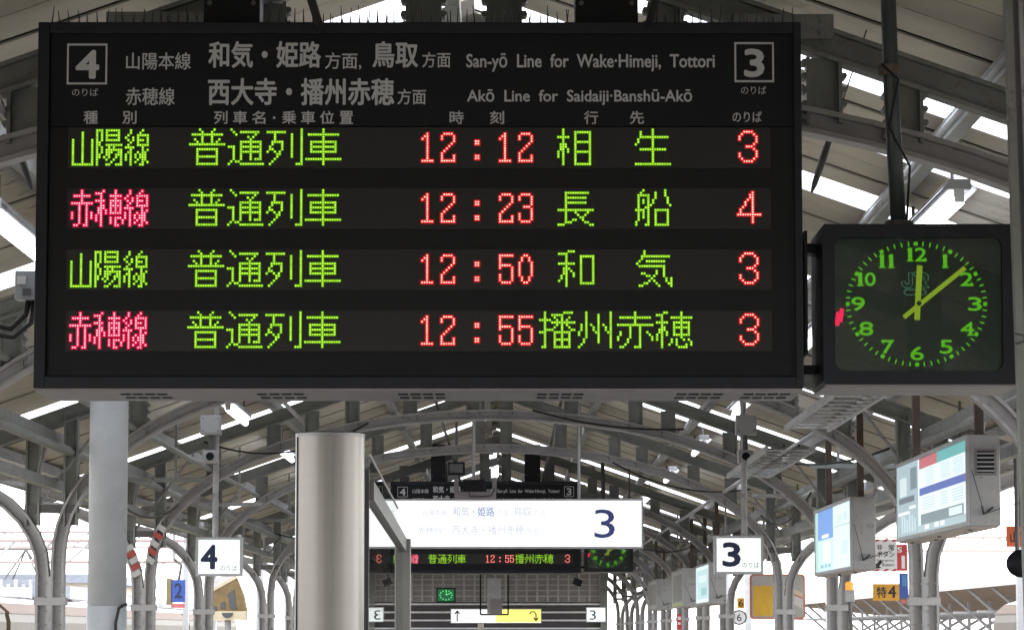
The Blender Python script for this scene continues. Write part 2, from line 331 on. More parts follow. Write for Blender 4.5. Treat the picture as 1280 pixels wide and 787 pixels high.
# ----------------------------------------------------------------- arched frames on double-rail columns
FRAMES = [10.2, 15.0, 20.2, 25.4, 30.4, 38.35, 43.0, 48.0, 53.0, 58.0, 63.5, 69.0, 74.5]
CL, CR = -2.87, 2.62; SPR = 2.05; CROWN = 3.36
def frame(i, Y):
    ordn = ['nearest', 'second', 'third', 'fourth', 'fifth', 'sixth', 'seventh', 'eighth', 'ninth', 'tenth', 'eleventh', 'twelfth', 'thirteenth', 'last'][i]
    extra = {13: 'standing just ahead of the viewer above the picture', 0: 'passing just behind the big departure board', 1: 'mostly hidden behind the big departure board', 3: 'with red and white striped tape on its left column'}.get(i, 'of the row receding down the platform')
    t = thing('arched_frame', '%s grey steel arch frame, %s' % (ordn, extra), 'steel frame', (XC, Y, 0), 'arched steel frames along the platform')
    near = i < 3
    N = 22 if near else 12
    crown = CROWN + (.0 if i % 2 else .02)
    # rafters
    for s_, xe in ((1, ER-XC-.05), (-1, EL-XC+.05)):
        z = lambda x: RID - SL*abs(x) - .13 - .055
        MB().sweep([(s_*.0, z(0)), (xe, z(xe))], 0, IBEAM(.10, .085, .014)).build('rafter', STEEL, t)
    for s_, xc in ((1, CR-XC), (-1, CL-XC)):
        a = abs(xc) - .045
        arc = [(s_*a*math.sin(math.pi/2*k/N), SPR + (crown-.04-SPR)*math.cos(math.pi/2*k/N)**.92) for k in range(N+1)]
        arc.append((arc[-1][0], SPR-.35)); arc.append((s_*(abs(xc)-.042), 0))
        MB().sweep(arc, 0, IBEAM(.084, .095, .016)).build('arch_rib', RIBM, t)
        out = abs(xe := (ER if s_ > 0 else EL) - XC) - .15 - abs(xc)
        o2 = [(s_*(abs(xc)+.05+out*(1-math.cos(math.pi/2*k/8))), SPR-.08 + .62*math.sin(math.pi/2*k/8)) for k in range(9)]
        o2 = [(s_*(abs(xc)+.042), 0)] + o2
        MB().sweep(o2, 0, IBEAM(.084, .095, .016)).build('cantilever_rib', RIBM, t)
        MB().box(s_*xc*s_-.012, s_*xc*s_+.012, -.05, .05, 0, SPR-.1).build('filler_rail', PALE, t)
        if i < 7:
            mb = MB()
            for k in range(22):
                for q in (-.068, -.024, .024, .068):
                    mb.tube([(s_*abs(xc)+q, -.056 if abs(q) < .05 else -.052, .12+.085*k), (s_*abs(xc)+q, -.046, .12+.085*k)], .0065, 6)
            tag(mb.build('rivets', STEEL, t), kind='stuff')
        for zz in (.9, SPR-.28): MB().box(s_*abs(xc)-.1, s_*abs(xc)+.1, -.055, .055, zz, zz+.05).build('clamp_band', RIBM, t)
        for d in (-.12, .12):
            x = s_*(abs(xc)+d); zt = RID-SL*abs(x)-.2
            zb = SPR+.22
            mb = MB().box(x-.032, x+.032, -.0035, .0035, zb, zt).box(x-.045, x-.032, -.041, .041, zb, zt).box(x+.032, x+.045, -.041, .041, zb, zt)
            mb.build('post', STEEL, t)
        MB().box(s_*abs(xc)-.17, s_*abs(xc)+.17, -.03, .03, SPR+.30, SPR+.35).build('tie_plate', DARKSTEEL, t)
    # struts between the rib and the rafter
    for dx in (-2.2, -1.72, -1.42, -1.1, -.64, -.14, .12, .64, 1.15, 1.41, 1.9, 2.25):
        half = (CR-XC if dx > 0 else XC-CL) - .045
        zb = SPR + (crown-.04-SPR)*max(0, 1-(dx/half)**2)**.46
        zt = RID - SL*abs(dx) - .235
        if zt - zb < .05: continue
        w = .058
        mb = MB().box(dx-w+.012, dx+w-.012, -.0045, .0045, zb, zt).box(dx-w, dx-w+.012, -.035, .035, zb, zt).box(dx+w-.012, dx+w, -.035, .035, zb, zt)
        if near:
            k = zb + .02
            while k < zt:
                mb.tube([(dx-w-.006, -.03, k), (dx-w-.006, .03, k)], .011, 6); mb.tube([(dx+w+.006, -.03, k), (dx+w+.006, .03, k)], .011, 6)
                k += .045
        mb.build('strut', STEEL, t)
    # bolted splice plates
    for dx in (-1.0, 1.02):
        z = RID - SL*abs(dx) - .185
        mb = MB().box(dx-.16, dx+.16, -.052, -.044, z-.04, z+.04)
        for bx in (-.12, -.04, .04, .12):
            for bz in (-.02, .02): mb.tube([(dx+bx, -.062, z+bz), (dx+bx, -.05, z+bz)], .009, 6)
        mb.build('splice_plate', STEEL, t)
    # diagonal sway braces
    for s_ in (1, -1):
        x0 = s_*(abs((CR if s_ > 0 else CL)-XC)+.12)
        MB().tube([(x0, 0, SPR+.3), (x0-s_*.5, 0, RID-SL*abs(x0-s_*.5)-.25)], .012, 6).build('brace', PALE, t)
    if i == 3:
        RED = mat('red_hazard_tape', (.40, .06, .05), .5); WHI = mat('white_hazard_tape', (.52, .52, .50), .5)
        xc = CL-XC; a = abs(xc)-.045
        for s2 in (0, 1):
            for k in range(5):
                th = math.pi/2*(1-.030*(k+1.6))
                if s2 == 0:
                    p = (-a*math.sin(th), SPR+(crown-.04-SPR)*math.cos(th)**.92)
                else:
                    p = (xc-.05-.55*(1-math.cos(.085*(k+1.8))), SPR-.08+.62*math.sin(.085*(k+1.8)))
                M = Matrix.Translation((p[0], -.05, p[1])) @ Matrix.Rotation(math.radians(35 if s2 == 0 else -30), 4, 'Y')
                MB().box(-.035, .035, -.008, -.002, -.022, .024, M).build('hazard_stripe', RED if k % 2 else WHI, t)
    return t
for i, Y in enumerate(FRAMES): frame(i, Y)
frame(13, 4.7)
# ================================================================= DEPARTURE BOARDS
BY = 9.3; BS = BY/F; BC = at(525, 257, BY)
def u(px): return (px-525)*BS*1.0
_zc = BC.z
def v(py): return at(525, py, BY).z - _zc
def spike_mesh(): return MB().tube([(0,0,0), (0,0,1)], [.0028, .0012], 5).mesh('spike', WIRE)
def departure_board(label, near=True):
    t = thing('departure_board', label, 'departure board', BC, 'hanging departure boards')
    D = .41
    x0, x1, zt, zb = u(41), u(1007), v(28), v(485)
    # shell: back box + front bezel ring
    MB().box(x0, x1, .03, D, zb, zt).build('casing', HOUSING, t, bevel=.004)
    bz = MB(); bw_ = u(57)-u(41)
    bz.box(x0, x0+bw_*.9, -.004, .03, zb, zt).box(x1-bw_*.6, x1, -.004, .03, zb, zt)
    bz.box(x0+bw_*.9, x1-bw_*.6, -.004, .03, v(42), zt).box(x0+bw_*.9, x1-bw_*.6, -.004, .03, zb, v(470))
    bz.build('bezel', HOUSING, t, bevel=.003)
    MB().box(u(57), u(1000), .012, .029, v(157), v(42)).build('header_panel', BLACK, t)
    MB().box(u(57), u(1000), .016, .029, v(470), v(158)).build('front_panel', mat('charcoal_front_glass', (.009, .0095, .011), .5, 0, .1, 4, spec=.25), t)
    MB().box(u(60), u(1000), .010, .0155, v(469), v(441)).build('lower_trim', BLACK, t)
    # underside sheet with vent slots
    us_ = MB().box(x0+.004, x1-.004, .0, D-.003, zb-.008, zb-.0005).build('underside_sheet', UNDER, t)
    for c in (175, 348, 527, 703, 880, 965):
        for yy in (.10, .24):
            mb = MB()
            for q in range(4): mb.box(u(c-30)+q*.036, u(c-30)+q*.036+.028, yy, yy+.045, zb-.0105, zb-.0075)
            tag(mb.build('vent_slots', BLACK, us_), kind='stuff')
    # LED rows
    ROWS = []
    for r in range(4):
        py0 = 158.5 + 76.3*r
        ROWS.append(MB().box(u(80), u(968), .009, .015, v(py0+51), v(py0)).build('led_matrix', MATRIX, t))
    core = {}; rim = {}
    pit = 3.06*BS
    def put(key, px, row, col, dy=0, pitch=3.06, ox=0, oy=0):
        py = [161.8, 237.6, 313.8, 390.3][row] + dy
        C = core.setdefault((col, row, ox), MB()); R = rim.setdefault((col, row, ox), MB())
        for c, rr in dots(key):
            x = u(px + pitch*c); z = v(py + pitch*rr)
            h = pit*(.58 if col == 'g' else .82); o_ = pit*(.41 if col == 'g' else .36)
            R.add([(x-h, .0070, z-h), (x+h, .0070, z-h), (x+h, .0070, z+h), (x-h, .0070, z+h)], [(0,1,2,3)])  # emissive square reaching past the dot: lens plus painted glare halo
            C.add([(x+o_*math.cos(math.pi*(k+.5)/4), .0055, z+o_*math.sin(math.pi*(k+.5)/4)) for k in range(8)], [tuple(range(8))])
    for r, (lk, lc) in enumerate((('sanyo', 'g'), ('ako', 'p'), ('sanyo', 'g'), ('ako', 'p'))):
        put(lk, 86.4, r, lc, 1.0, 3.04, ox=0)
        for k, ch in enumerate('普通列車'): put(ch, 234.4+48.95*k, r, 'g', 0, ox=1)
    for r, tm in enumerate(('12:12', '12:23', '12:50', '12:55')):
        for k, ch in enumerate(tm):
            px = 528 + 3.06*(0, 8, 16, 32, 40)[k]
            put(ch, px, r, 'r', 3.06*1.7, ox=2)
    for r, dst in enumerate((((699.6, '相'), (797.5, '生')), ((699.8, '長'), (797.6, '船')), ((700.3, '和'), (798.6, '気')), ((676.3, '播'), (725.2, '州'), (774.3, '赤'), (823.3, '穂')))):
        for px, ch in dst: put(ch, px, r, 'g', 0, ox=3)
    for r, pk in enumerate(('P3', 'P4', 'P3', 'P3')): put(pk, 928.5 if pk == 'P3' else 926.2, r, 'r', 2.6, ox=4)
    mc = {'g': (LEDG, LEDGR), 'r': (LEDR, LEDRR), 'p': (LEDP, LEDPR)}
    for key in core:
        tag(rim[key].build('led_lens_halos', mc[key[0]][1], ROWS[key[1]]), kind='stuff'); tag(core[key].build('lit_leds', mc[key[0]][0], ROWS[key[1]]), kind='stuff')
    # printed header
    yl = .0105
    def L(txt, a, b, top, bot, bold=.012): return lettering(txt, u(a), u(b), v(bot), v(top), yl, LETTER, t, bold)
    for (a, b, c, d, tx, ta, tb, tc_, td) in ((77, 128, 54, 105, '4', 88, 118, 62, 98), (923, 973, 52, 102, '3', 935, 961, 60, 96)):
        mb = MB()
        for q in ((a, b, c, c+2.4), (a, b, d-2.4, d), (a, a+2.2, c+2.4, d-2.4), (b-2.2, b, c+2.4, d-2.4)):
            mb.box(u(q[0]), u(q[1]), yl, .0118, v(q[3]), v(q[2]))
        mb.build('number_box_outline', LETTER, t)
        L(tx, ta, tb, tc_, td, .035)
    L('のりば', 84, 117, 110, 119.5, .0); L('のりば', 931, 963, 107, 117, .0)
    L('山陽本線', 152, 234, 65, 86.5); L('赤穂線', 152, 214, 109, 131)
    L('和気・姫路', 256, 399, 51, 84.5, .025); L('方面,', 404, 450, 65, 86.5); L('鳥取', 464, 522, 51, 84, .025); L('方面', 527, 563, 64.5, 84)
    L('西大寺・播州赤穂', 256, 492, 97, 131, .025); L('方面', 496, 532, 110.5, 130)
    L('San-yō  Line  for  Wake·Himeji,  Tottori', 583, 898, 66, 89, .020); L('Akō  Line  for  Saidaiji·Banshū-Akō', 584, 869, 111, 131, .020)
    for tx, a, b in (('種', 99, 117), ('別', 148, 166), ('列', 264, 281), ('車', 288, 306), ('名', 312, 329), ('乗', 350, 368), ('車', 374, 392), ('位', 398, 416), ('置', 423, 440), ('時', 562, 580), ('刻', 613, 631), ('行', 732, 750), ('先', 790, 808)):
        L(tx, a, b, 138, 154.5, .018)
    MB().box(u(338.5), u(341.5), yl, .0118, v(148), v(145)).build('lettering', LETTER, t)
    L('のりば', 920, 957, 138.5, 152, .012)
    # hanging posts
    for a, b in ((245, 317), (722, 803)):
        top = min(RID-.25, 4.2) - BC.z
        hp_ = MB().box(u(a), u(b), .12, .26, zt-.002, top).build('hanger_post', BLACK, t, bevel=.004)
        mb = MB()
        for zz in (zt+.08, zt+.35, zt+.62):
            for q in (a+8, b-8): mb.tube([(u(q), .112, zz), (u(q), .122, zz)], .008, 6)
        tag(mb.build('hanger_bolts', DARKSTEEL, hp_), kind='stuff')
    # bird spikes along the top
    sm = spike_mesh(); px = 55
    while px < 1000:
        if not (240 < px < 322 or 717 < px < 808):
            n = random.choice((1, 1, 2))
            for q in range(n):
                h = random.uniform(.030, .066)
                inst(sm, 'spike', (u(px)+random.uniform(-.004, .004), .05+.03*q, zt), t, (random.uniform(-.25, .25), random.uniform(-.13, .13), 0), (1, 1, h))
        px += 11.5
    return t
def copy_tree(o, parent=None):
    c = o.copy(); COL.objects.link(c)
    if parent is not None: c.parent = parent
    for ch in o.children: copy_tree(ch, c)
    return c
board = departure_board('large dark departure board with four lit LED rows, hanging nearest the viewer')
def place_copy(src, loc, label):
    c = copy_tree(src); c.location = loc; c['label'] = label; return c
FB = at((525-634)*.246+634, 659, 37.8)
place_copy(board, FB, 'small distant departure board half hidden behind the long white sign')
# ================================================================= CLOCKS
NUMG = emit('luminous_green_numerals', (.10, .43, .012), .95, False); HANDG = emit('luminous_olive_hands', (.24, .34, .02), .95, False)
TICKG = emit('luminous_green_ticks', (.10, .42, .02), .95, False)
DIALM = mat('dark_olive_clock_dial', (.022, .032, .020), .35, 0, .08, 3)
def wall_clock(label):
    o = at(1150, 380, BY); t = thing('station_clock', label, 'clock', o, 'square station clocks beside the departure boards')
    cu = lambda px: (px-1150)*BS
    cv = lambda py: at(1150, py, BY).z - o.z
    Wd, D = 1, .36
    MB().box(cu(1028), cu(1273), .025, D, cv(480), cv(280)).build('clock_case', HOUSING, t, bevel=.008)
    # front frame as ring with rounded window
    out = [(cu(1028), cv(480)), (cu(1273), cv(480)), (cu(1273), cv(280)), (cu(1028), cv(280))]
    def rr(a, b, c, d, r, n=5):
        pts = []
        for (cx, cz, s0) in ((b-r, c+r, -90), (b-r, d-r, 0), (a+r, d-r, 90), (a+r, c+r, 180)):
            for k in range(n+1):
                th = math.radians(s0+90*k/n); pts.append((cx+r*math.cos(th), cz+r*math.sin(th)))
        return pts
    inn = rr(cu(1043), cu(1254), cv(463), cv(297), .028)
    n = len(inn); outer = []
    for (x, z) in inn:
        cx, cz = cu(1148.5), cv(380); dx, dz = x-cx, z-cz
        s_ = min((cu(1273)-cx if dx > 0 else cx-cu(1028))/max(abs(dx), 1e-6), (cv(280)-cz if dz > 0 else cz-cv(480))/max(abs(dz), 1e-6))
        outer.append((cx+dx*s_, cz+dz*s_))
    mb = MB()
    V = [(x, -.004, z) for x, z in outer] + [(x, -.004, z) for x, z in inn] + [(x, .024, z) for x, z in inn] + [(x, .024, z) for x, z in outer]
    Fs = []
    for i in range(n):
        j = (i+1) % n; Fs += [(i, j, n+j, n+i), (n+i, n+j, 2*n+j, 2*n+i), (3*n+i, 3*n+j, j, i)]
    mb.add(V, Fs).build('front_frame', HOUSING, t)
    MB().prism(inn, .020, .0245).build('dial', DIALM, t)
    cx, cz = cu(1146.5), cv(379)
    rx, rz = 86.5*BS, 76.3*BS
    for k in range(60):
        a = 2*math.pi*k/60; x = cx+rx*math.sin(a); z = cz+rz*math.cos(a)
        M = Matrix.Translation((x, .017, z)) @ Matrix.Rotation(a, 4, 'Y')
        if k % 5 == 0: MB().box(-.0058, .0058, -.001, .001, -.0055, .0055, M).build('hour_mark', NUMG, t)
        else: MB().box(-.0018, .0018, -.001, .001, -.0068, .0068, M).build('minute_mark', TICKG, t)
    serif = {'1': [(-.36, .36, 0, .09), (-.34, -.02, .80, .88)], '2': [(.30, .42, 0, .28)], '4': [(-.05, .46, 0, .08)], '5': [(.2, .34, .86, 1.0)], '7': [(-.40, -.30, .72, 1.0)], '3': [], '6': [], '8': [], '9': [], '0': []}
    for h in range(1, 13):
        a = 2*math.pi*h/12; x = cx+73.5*BS*math.sin(a); z = cz+62.5*BS*math.cos(a)
        txt = str(h); wpx = {1: 11.5, 2: 17, 3: 17.5, 4: 17.5, 5: 16.5, 6: 17, 7: 16, 8: 18, 9: 17.5, 10: 25, 11: 22, 12: 27}[h]; hp = 17.5
        parts = [(txt, 0)] if len(txt) == 1 else [(txt[0], -wpx*.27), (txt[1], wpx*(.23 if txt[1] != '1' else .25))]
        for ch, off in parts:
            w1 = (wpx if len(txt) == 1 else wpx*.56)*(.55 if ch == '1' else 1)
            if ch == '1': w1 = 5.2
            xx = x+off*BS; lettering(ch, xx-w1*BS/2, xx+w1*BS/2, z-hp*BS/2, z+hp*BS/2, .0165, NUMG, t, .02, name='numeral')
            if ch in serif:
                mb = MB(); ww = 11.5 if ch == '1' else w1
                for (a0, a1, b0, b1) in serif[ch]:
                    mb.box(xx+a0*ww*BS, xx+a1*ww*BS, .0158, .0164, z-hp*BS/2+b0*hp*BS, z-hp*BS/2+b1*hp*BS)
                if mb.v: mb.build('numeral_serif', NUMG, t)
    # emblem: outlined joined letters above a small oval
    EMB = emit('dim_grey_green_emblem', (.08, .20, .12), .8, False)
    ex, ez = cu(1144), cv(352)
    def line(pts, w, m, nm):
        mb = MB()
        for a_, b_ in zip(pts, pts[1:]):
            mb.sweep([a_, b_], .0178, [(-w/2, w/2, -.0005, .0005)])
        return mb.build(nm, m, t)
    P = lambda *q: [(ex+a_*BS*1.12, ez+b_*BS*1.12) for a_, b_ in q]
    line(P((-2, 11), (-2, -3), (-5, -6), (-10, -6), (-14, -3), (-14, 1), (-10, 1), (-9, -2), (-6, -2), (-6, 11), (-2, 11)), .0018, EMB, 'emblem')
    line(P((0, 11), (12, 11), (16, 8), (16, 3), (12, 0), (17, -6), (11, -6), (4, 1), (4, 3), (10, 3), (12, 5), (10, 7), (0, 7), (0, 11)), .0018, EMB, 'emblem')
    line(P((-9, -8), (10, -8), (14, -11), (10, -14), (-9, -14), (-12, -11), (-9, -8)), .0022, EMB, 'emblem')
    # hands
    def hand(p0, p1, w, y, nm):
        a_ = Vector((cu(p0[0]), 0, cv(p0[1]))); b_ = Vector((cu(p1[0]), 0, cv(p1[1])))
        MB().sweep([(a_.x, a_.z), (b_.x, b_.z)], y, [(-w/2, w/2, -.001, .001)]).build(nm, HANDG, t)
    hand((1146.8, 399), (1151, 331), .0165, .0135, 'hour_hand'); hand((1130, 396), (1208, 334), .0135, .0105, 'minute_hand')
    MB().tube([(cu(1149.4), .0085, cv(378.5)), (cu(1149.4), .016, cv(378.5))], .007, 14).build('hand_boss', DIALM, t)
    MB().prism(inn, .0005, .0025).build('cover_glass', GLASS, t)
    MB().box(cu(1030), cu(1271), .002, D-.004, cv(480)-.007, cv(480)-.0005).build('underside_sheet', UNDER, t)
    # hanging pipe
    px0 = cu(1133); topz = 4.05 - o.z
    MB().tube([(px0, .16, cv(280)), (px0-.018, .16, cv(100)), (px0-.034, .16, topz)], .0235, 14).build('hanging_pipe', mat('dark_green_grey_pipe', (.07, .085, .085), .4, .2), t, smooth=True)
    MB().tube([(px0, .16, cv(281)), (px0, .16, cv(268))], .042, 14).build('pipe_flange', DARKSTEEL, t)
    MB().tube([(px0-.022, .16, cv(82)), (px0-.024, .16, cv(70))], .032, 12).build('pipe_clamp', BROWN, t)
    mb = MB().tube([(px0+.02, .13, cv(270)), (px0+.03, .12, cv(200)), (px0-.03, .13, cv(150)), (px0+.0, .13, cv(90)), (px0-.05, .13, cv(70))], .004, 6)
    mb.build('pipe_cable', CABLE, t, smooth=True)
    # connector to the departure board
    for z_ in (300, 455): MB().box(cu(1000), cu(1028), .2, .3, cv(z_+6), cv(z_-6)).build('side_bracket', HOUSING, t)
    MB().box(cu(1006.5), cu(1013.5), .30, .34, cv(440), cv(285)).build('side_bracket', HOUSING, t)
    MB().box(cu(1007.6), cu(1011.5), .06, .29, cv(440), cv(285)).build('side_bracket', HOUSING, t)
    RG = emit('glowing_red_reflection', (1, .02, .10), 1.0, False)  # emissive slashes standing in for a red reflection in the clock glass
    for q in (-2.2, 2.2): MB().sweep([(cu(1049+q-1), cv(404-q)), (cu(1050.5+q), cv(387-q))], .017, [(-.0065, .0065, -.001, .001)]).build('clock_red_reflection', RG, t)
    return t
clk = wall_clock('large dark station clock with green numerals beside the nearest departure board')
CB = at((1150-634)*.246+634, (380-790)*.246+790, 37.8)
place_copy(clk, CB, 'small distant clock with green numerals beside the far departure board')
# ================================================================= SIGNS
ALU = mat('brushed_aluminium_edging', (.42, .43, .44), .4, .5)
def lightbox_sign(name, label, px0, px1, py0, py1, Y, D, group=None, face=SIGNW, rimpx=3):
    a = at(px0, py1, Y); b = at(px1, py0, Y); c = (a+b)/2
    t = thing(name, label, 'sign', (c.x, Y, c.z), group)
    hx, hz = (b.x-a.x)/2, (b.z-a.z)/2; r = rimpx*Y/F
    MB().box(-hx, hx, .012, D, -hz, hz).build('sign_case', ALU, t)
    mb = MB().box(-hx, -hx+r, -.002, .012, -hz, hz).box(hx-r, hx, -.002, .012, -hz, hz).box(-hx+r, hx-r, -.002, .012, hz-r, hz).box(-hx+r, hx-r, -.002, .012, -hz, -hz+r)
    mb.build('sign_frame', ALU, t)
    MB().box(-hx+r, hx-r, .006, .0118, -hz+r, hz-r).build('sign_face', face, t)
    def T(txt, p0, p1, q0, q1, m, bold=.0, y=.004):
        A = at(p0, q1, Y)-c; B = at(p1, q0, Y)-c
        return lettering(txt, A.x, B.x, A.z, B.z, y, m, t, bold)
    return t, T, c
t, T, c = lightbox_sign('platform_number_sign', 'lit white sign with bold navy 3 hanging under the right side arches', 893, 954, 669, 717, 21.8, .08, 'lit platform number signs')
T('3', 903, 926, 677, 708, NAVY, .035); T('のりば', 928, 949, 702, 709, INK, .0)
t, T, c = lightbox_sign('platform_number_sign', 'lit white sign with bold navy 4 hanging under the left side arches', 244.5, 303, 671, 719.5, 21.8, .08, 'lit platform number signs')
T('4', 250.5, 272, 680, 711, NAVY, .035); T('のりば', 275, 296, 706, 713, INK, .0)
def hanging_kit(px, dpx, side):
    "pole from the roof with a junction box and a loudspeaker above a number sign"
    Y = 21.85; k = Y/F; x = (px-634)*k
    pole = MB().tube([(x, Y, at(px, 671, Y).z), (x, Y, roof_z(x)-.06)], .021, 10).build('hanging_pole', PALE, origin=(x, Y, 3))
    tag(pole, 'thin grey pole holding the %s hand platform number sign' % ('right' if side > 0 else 'left'), 'pole', 'poles holding the number signs')
    a = at(px-13+dpx, 543, Y-.1); b = at(px+13+dpx, 518, Y-.1)
    t = thing('junction_box', 'pale square junction box on the pole above the %s hand number sign' % ('right' if side > 0 else 'left'), 'electrical box', ((a.x+b.x)/2, Y-.1, a.z), 'junction boxes above the number signs')
    o = t.location
    MB().box(a.x-o.x, b.x-o.x, 0, .09, 0, b.z-a.z).build('box_body', PALE, t, bevel=.006)
    MB().box(a.x-o.x+.008, b.x-o.x-.008, -.006, .0, .01, b.z-a.z-.01).build('box_lid', PALE, t, bevel=.003)
    mb = MB()
    for q in (.02, b.x-a.x-.02):
        for r in (.025, b.z-a.z-.025): mb.tube([(a.x-o.x+q, -.010, r), (a.x-o.x+q, -.005, r)], .005, 6)
    mb.build('lid_screws', DARKSTEEL, t)
    a = at(px-10+dpx, 578, Y-.1); b = at(px+9+dpx, 562, Y-.1)
    t = thing('loudspeaker', 'small grey cube loudspeaker with round grille above the %s hand number sign' % ('right' if side > 0 else 'left'), 'loudspeaker', ((a.x+b.x)/2, Y-.1, a.z), 'loudspeakers above the number signs'); o = t.location
    MB().box(a.x-o.x, b.x-o.x, 0, .12, 0, b.z-a.z).build('speaker_body', PALE, t, bevel=.006)
    MB().tube([(0, -.004, (b.z-a.z)/2), (0, .002, (b.z-a.z)/2)], .036, 18).build('speaker_ring', ALU, t)
    MB().tube([(0, -.007, (b.z-a.z)/2), (0, -.003, (b.z-a.z)/2)], .028, 18).build('speaker_grille', BLACK, t)
    MB().tube([(.0, .05, b.z-a.z), (.0, .05, at(px, 543, Y).z-a.z)], .018, 8).build('speaker_bracket', DARKSTEEL, t)
hanging_kit(930, 3, 1); hanging_kit(270, -7, -1)
# long white sign
t, T, c = lightbox_sign('direction_sign', 'long lit white sign with a thin blue 3, hung across the platform centre', 452, 804, 623, 685, 30, .14, None, SIGNHOT, 2.2)
T('3', 743, 768.5, 636, 672, BLUE, .0)
FAINT = mat('faint_blue_grey_print', (.55, .58, .66), .5); FB2 = mat('pale_blue_print', (.16, .27, .46), .5); FG = mat('very_faint_print', (.78, .78, .78), .5)
F1 = emit('washed_out_print', (.50, .53, .62), .95); F2 = emit('washed_out_blue_print', (.25, .37, .60), .8)
T('和気・', 566, 593, 633, 645, F1, .008); T('姫路', 597, 618, 633, 645, F2, .012); T('鳥取', 642, 664, 633, 645, F1, .005); T('方面', 621, 636, 636, 645, F1); T('方面', 667, 683, 636, 645, F1)
T('山陽本線', 529, 558, 636, 644, F1, .0); T('赤穂線', 522, 553, 658, 667, F1, .0)
T('西大寺・播州赤穂', 565, 655, 656, 668, F1, .006); T('方面', 658, 674, 659, 668, F1); T('のりば', 770, 783, 667, 672, F1, .0)
for px, nm in ((592, 'left'), (724, 'right')):
    x = (px-634)*30/F; o = MB().tube([(x, 30.07, at(px, 623, 30).z), (x, 30.07, roof_z(x)-.05)], .017, 10).build('hanging_pole', ALU, origin=(x, 30.07, 3))
    tag(o, '%s thin grey pole holding the long white sign from the roof' % nm, 'pole', 'poles holding the long white sign')
def box_thing(name, label, cat, px0, px1, py0, py1, Y, D, m, parts=None, group=None, pname='casing', bevel=.004):
    a = at(px0, py1, Y); b = at(px1, py0, Y); o = Vector(((a.x+b.x)/2, Y, a.z)); t = thing(name, label, cat, o, group)
    hx = (b.x-a.x)/2; MB().box(-hx, hx, 0, D, 0, b.z-a.z).build(pname, m, t, bevel=bevel); return t, hx, b.z-a.z, o
t, hx, hz, o = box_thing('equipment_tray', 'grey metal tray with black device standing on the long white sign', 'equipment box', 568, 620, 614, 624, 29.7, .3, UNDER)
MB().box(-hx*.58, hx*.45, -.01, .2, hz, hz+.11).build('device', BLACK, t, bevel=.004)
for s_ in (-1, 1): MB().box(s_*hx*.92-.02, s_*hx*.92+.02, .05, .2, hz, hz+.13).build('tray_side', UNDER, t)
MB().tube([(-.06, -.01, hz+.02), (-.05, -.02, hz*.45), (.05, -.02, hz*.35), (.15, -.02, hz*.5), (.18, .0, hz+.03)], .005, 6).build('cable', CABLE, t)
t, hx, hz, o = box_thing('floodlight', 'small black floodlight on a bracket beside the far hanging post', 'floodlight', 560, 581, 577, 593, 33, .12, BLACK)
MB().box(-hx*.8, hx*.8, -.008, .0, hz*.15, hz*.85).build('lens', mat('grey_lamp_glass', (.12, .12, .12), .2), t)
MB().tube([(0, .05, hz), (0, .05, hz+.42)], .015, 8).build('bracket', DARKSTEEL, t)
# far small signs
t, T, c = lightbox_sign('exit_arrow_sign', 'small white and yellow arrow sign in front of the grey louvred wall', 563, 677, 760, 778.5, 56, .12, None, SIGNHOT, 1)
A = at(620, 777, 56)-c; B = at(676, 761, 56)-c
MB().box(A.x, B.x, .003, .0055, A.z, B.z).build('yellow_panel', emit('lit_yellow_acrylic', (1, .95, .22), 1.0), t)
def ink(pts, w=.02):
    P_ = [(at(a_, b_, 56)-c) for a_, b_ in pts]; MB().sweep([(p.x, p.z) for p in P_], 0, [(-w/2, w/2, -.004, -.001)]).build('arrow', INK, t)
ink([(571.5, 776), (571.5, 763)]); ink([(568.5, 767), (571.5, 762.6)]); ink([(574.5, 767), (571.5, 762.6)])
ink([(662, 767), (664, 764), (668, 764), (670, 767), (670, 774)]); ink([(667, 771), (670, 775)]); ink([(673, 771), (670, 775)])
t, T, c = lightbox_sign('platform_number_sign', 'small distant white sign with thin navy 3 at the right end of the louvred wall', 732.5, 757.5, 758, 777, 58, .1, None, SIGNW, 1)
T('3', 737, 745, 762, 774, NAVY, .0)
t, hx, hz, o = box_thing('platform_clock', 'tiny green square clock on the louvred wall', 'clock', 545.5, 569.5, 734, 752.5, 60, .1, HOUSING)
MB().box(-hx*.86, hx*.86, -.006, -.001, hz*.1, hz*.9).build('dial', emit('green_lit_dial', (.02, .13, .05), .9), t)
for k in range(12):
    a_ = math.pi*k/6; x, z = .62*hx*math.sin(a_), hz/2+.62*hz/2*math.cos(a_)
    MB().box(x-.009, x+.009, -.010, -.007, z-.012, z+.012).build('hour_mark', emit('pale_green_mark', (.2, .9, .3), .9), t)
MB().sweep([(0, hz/2), (.01, hz*.8)], -.01, [(-.006, .006, 0, .002)]).build('hour_hand', MATS['pale_green_mark'], t)
MB().sweep([(0, hz/2), (.09, hz*.66)], -.01, [(-.006, .006, 0, .002)]).build('minute_hand', MATS['pale_green_mark'], t)
# rod cage with cctv cabinet
t, hx, hz, o = box_thing('camera_cabinet', 'pale grey cabinet hanging in a black rod cage before the louvred wall', 'cabinet', 609, 626, 722, 766, 50, .2, PALE)
for x in (-.21, .22):
    MB().box(x-.012, x+.012, 0, .02, -.02, .75).build('cage_rod', BLACK, t)
MB().box(-.21, .22, 0, .02, -.03, -.005).build('cage_rod', BLACK, t); MB().box(-.21, .22, 0, .02, .75, .775).build('cage_rod', BLACK, t)
MB().box(-hx*.6, hx*1.2, -.05, .1, -.02, .22).build('lower_unit', UNDER, t, bevel=.005)
MB().tube([(hx*.3, .0, .775), (hx*.3, .0, roof_z(0)-o.z-.1)], .02, 8).build('hanging_rod', DARKSTEEL, t)
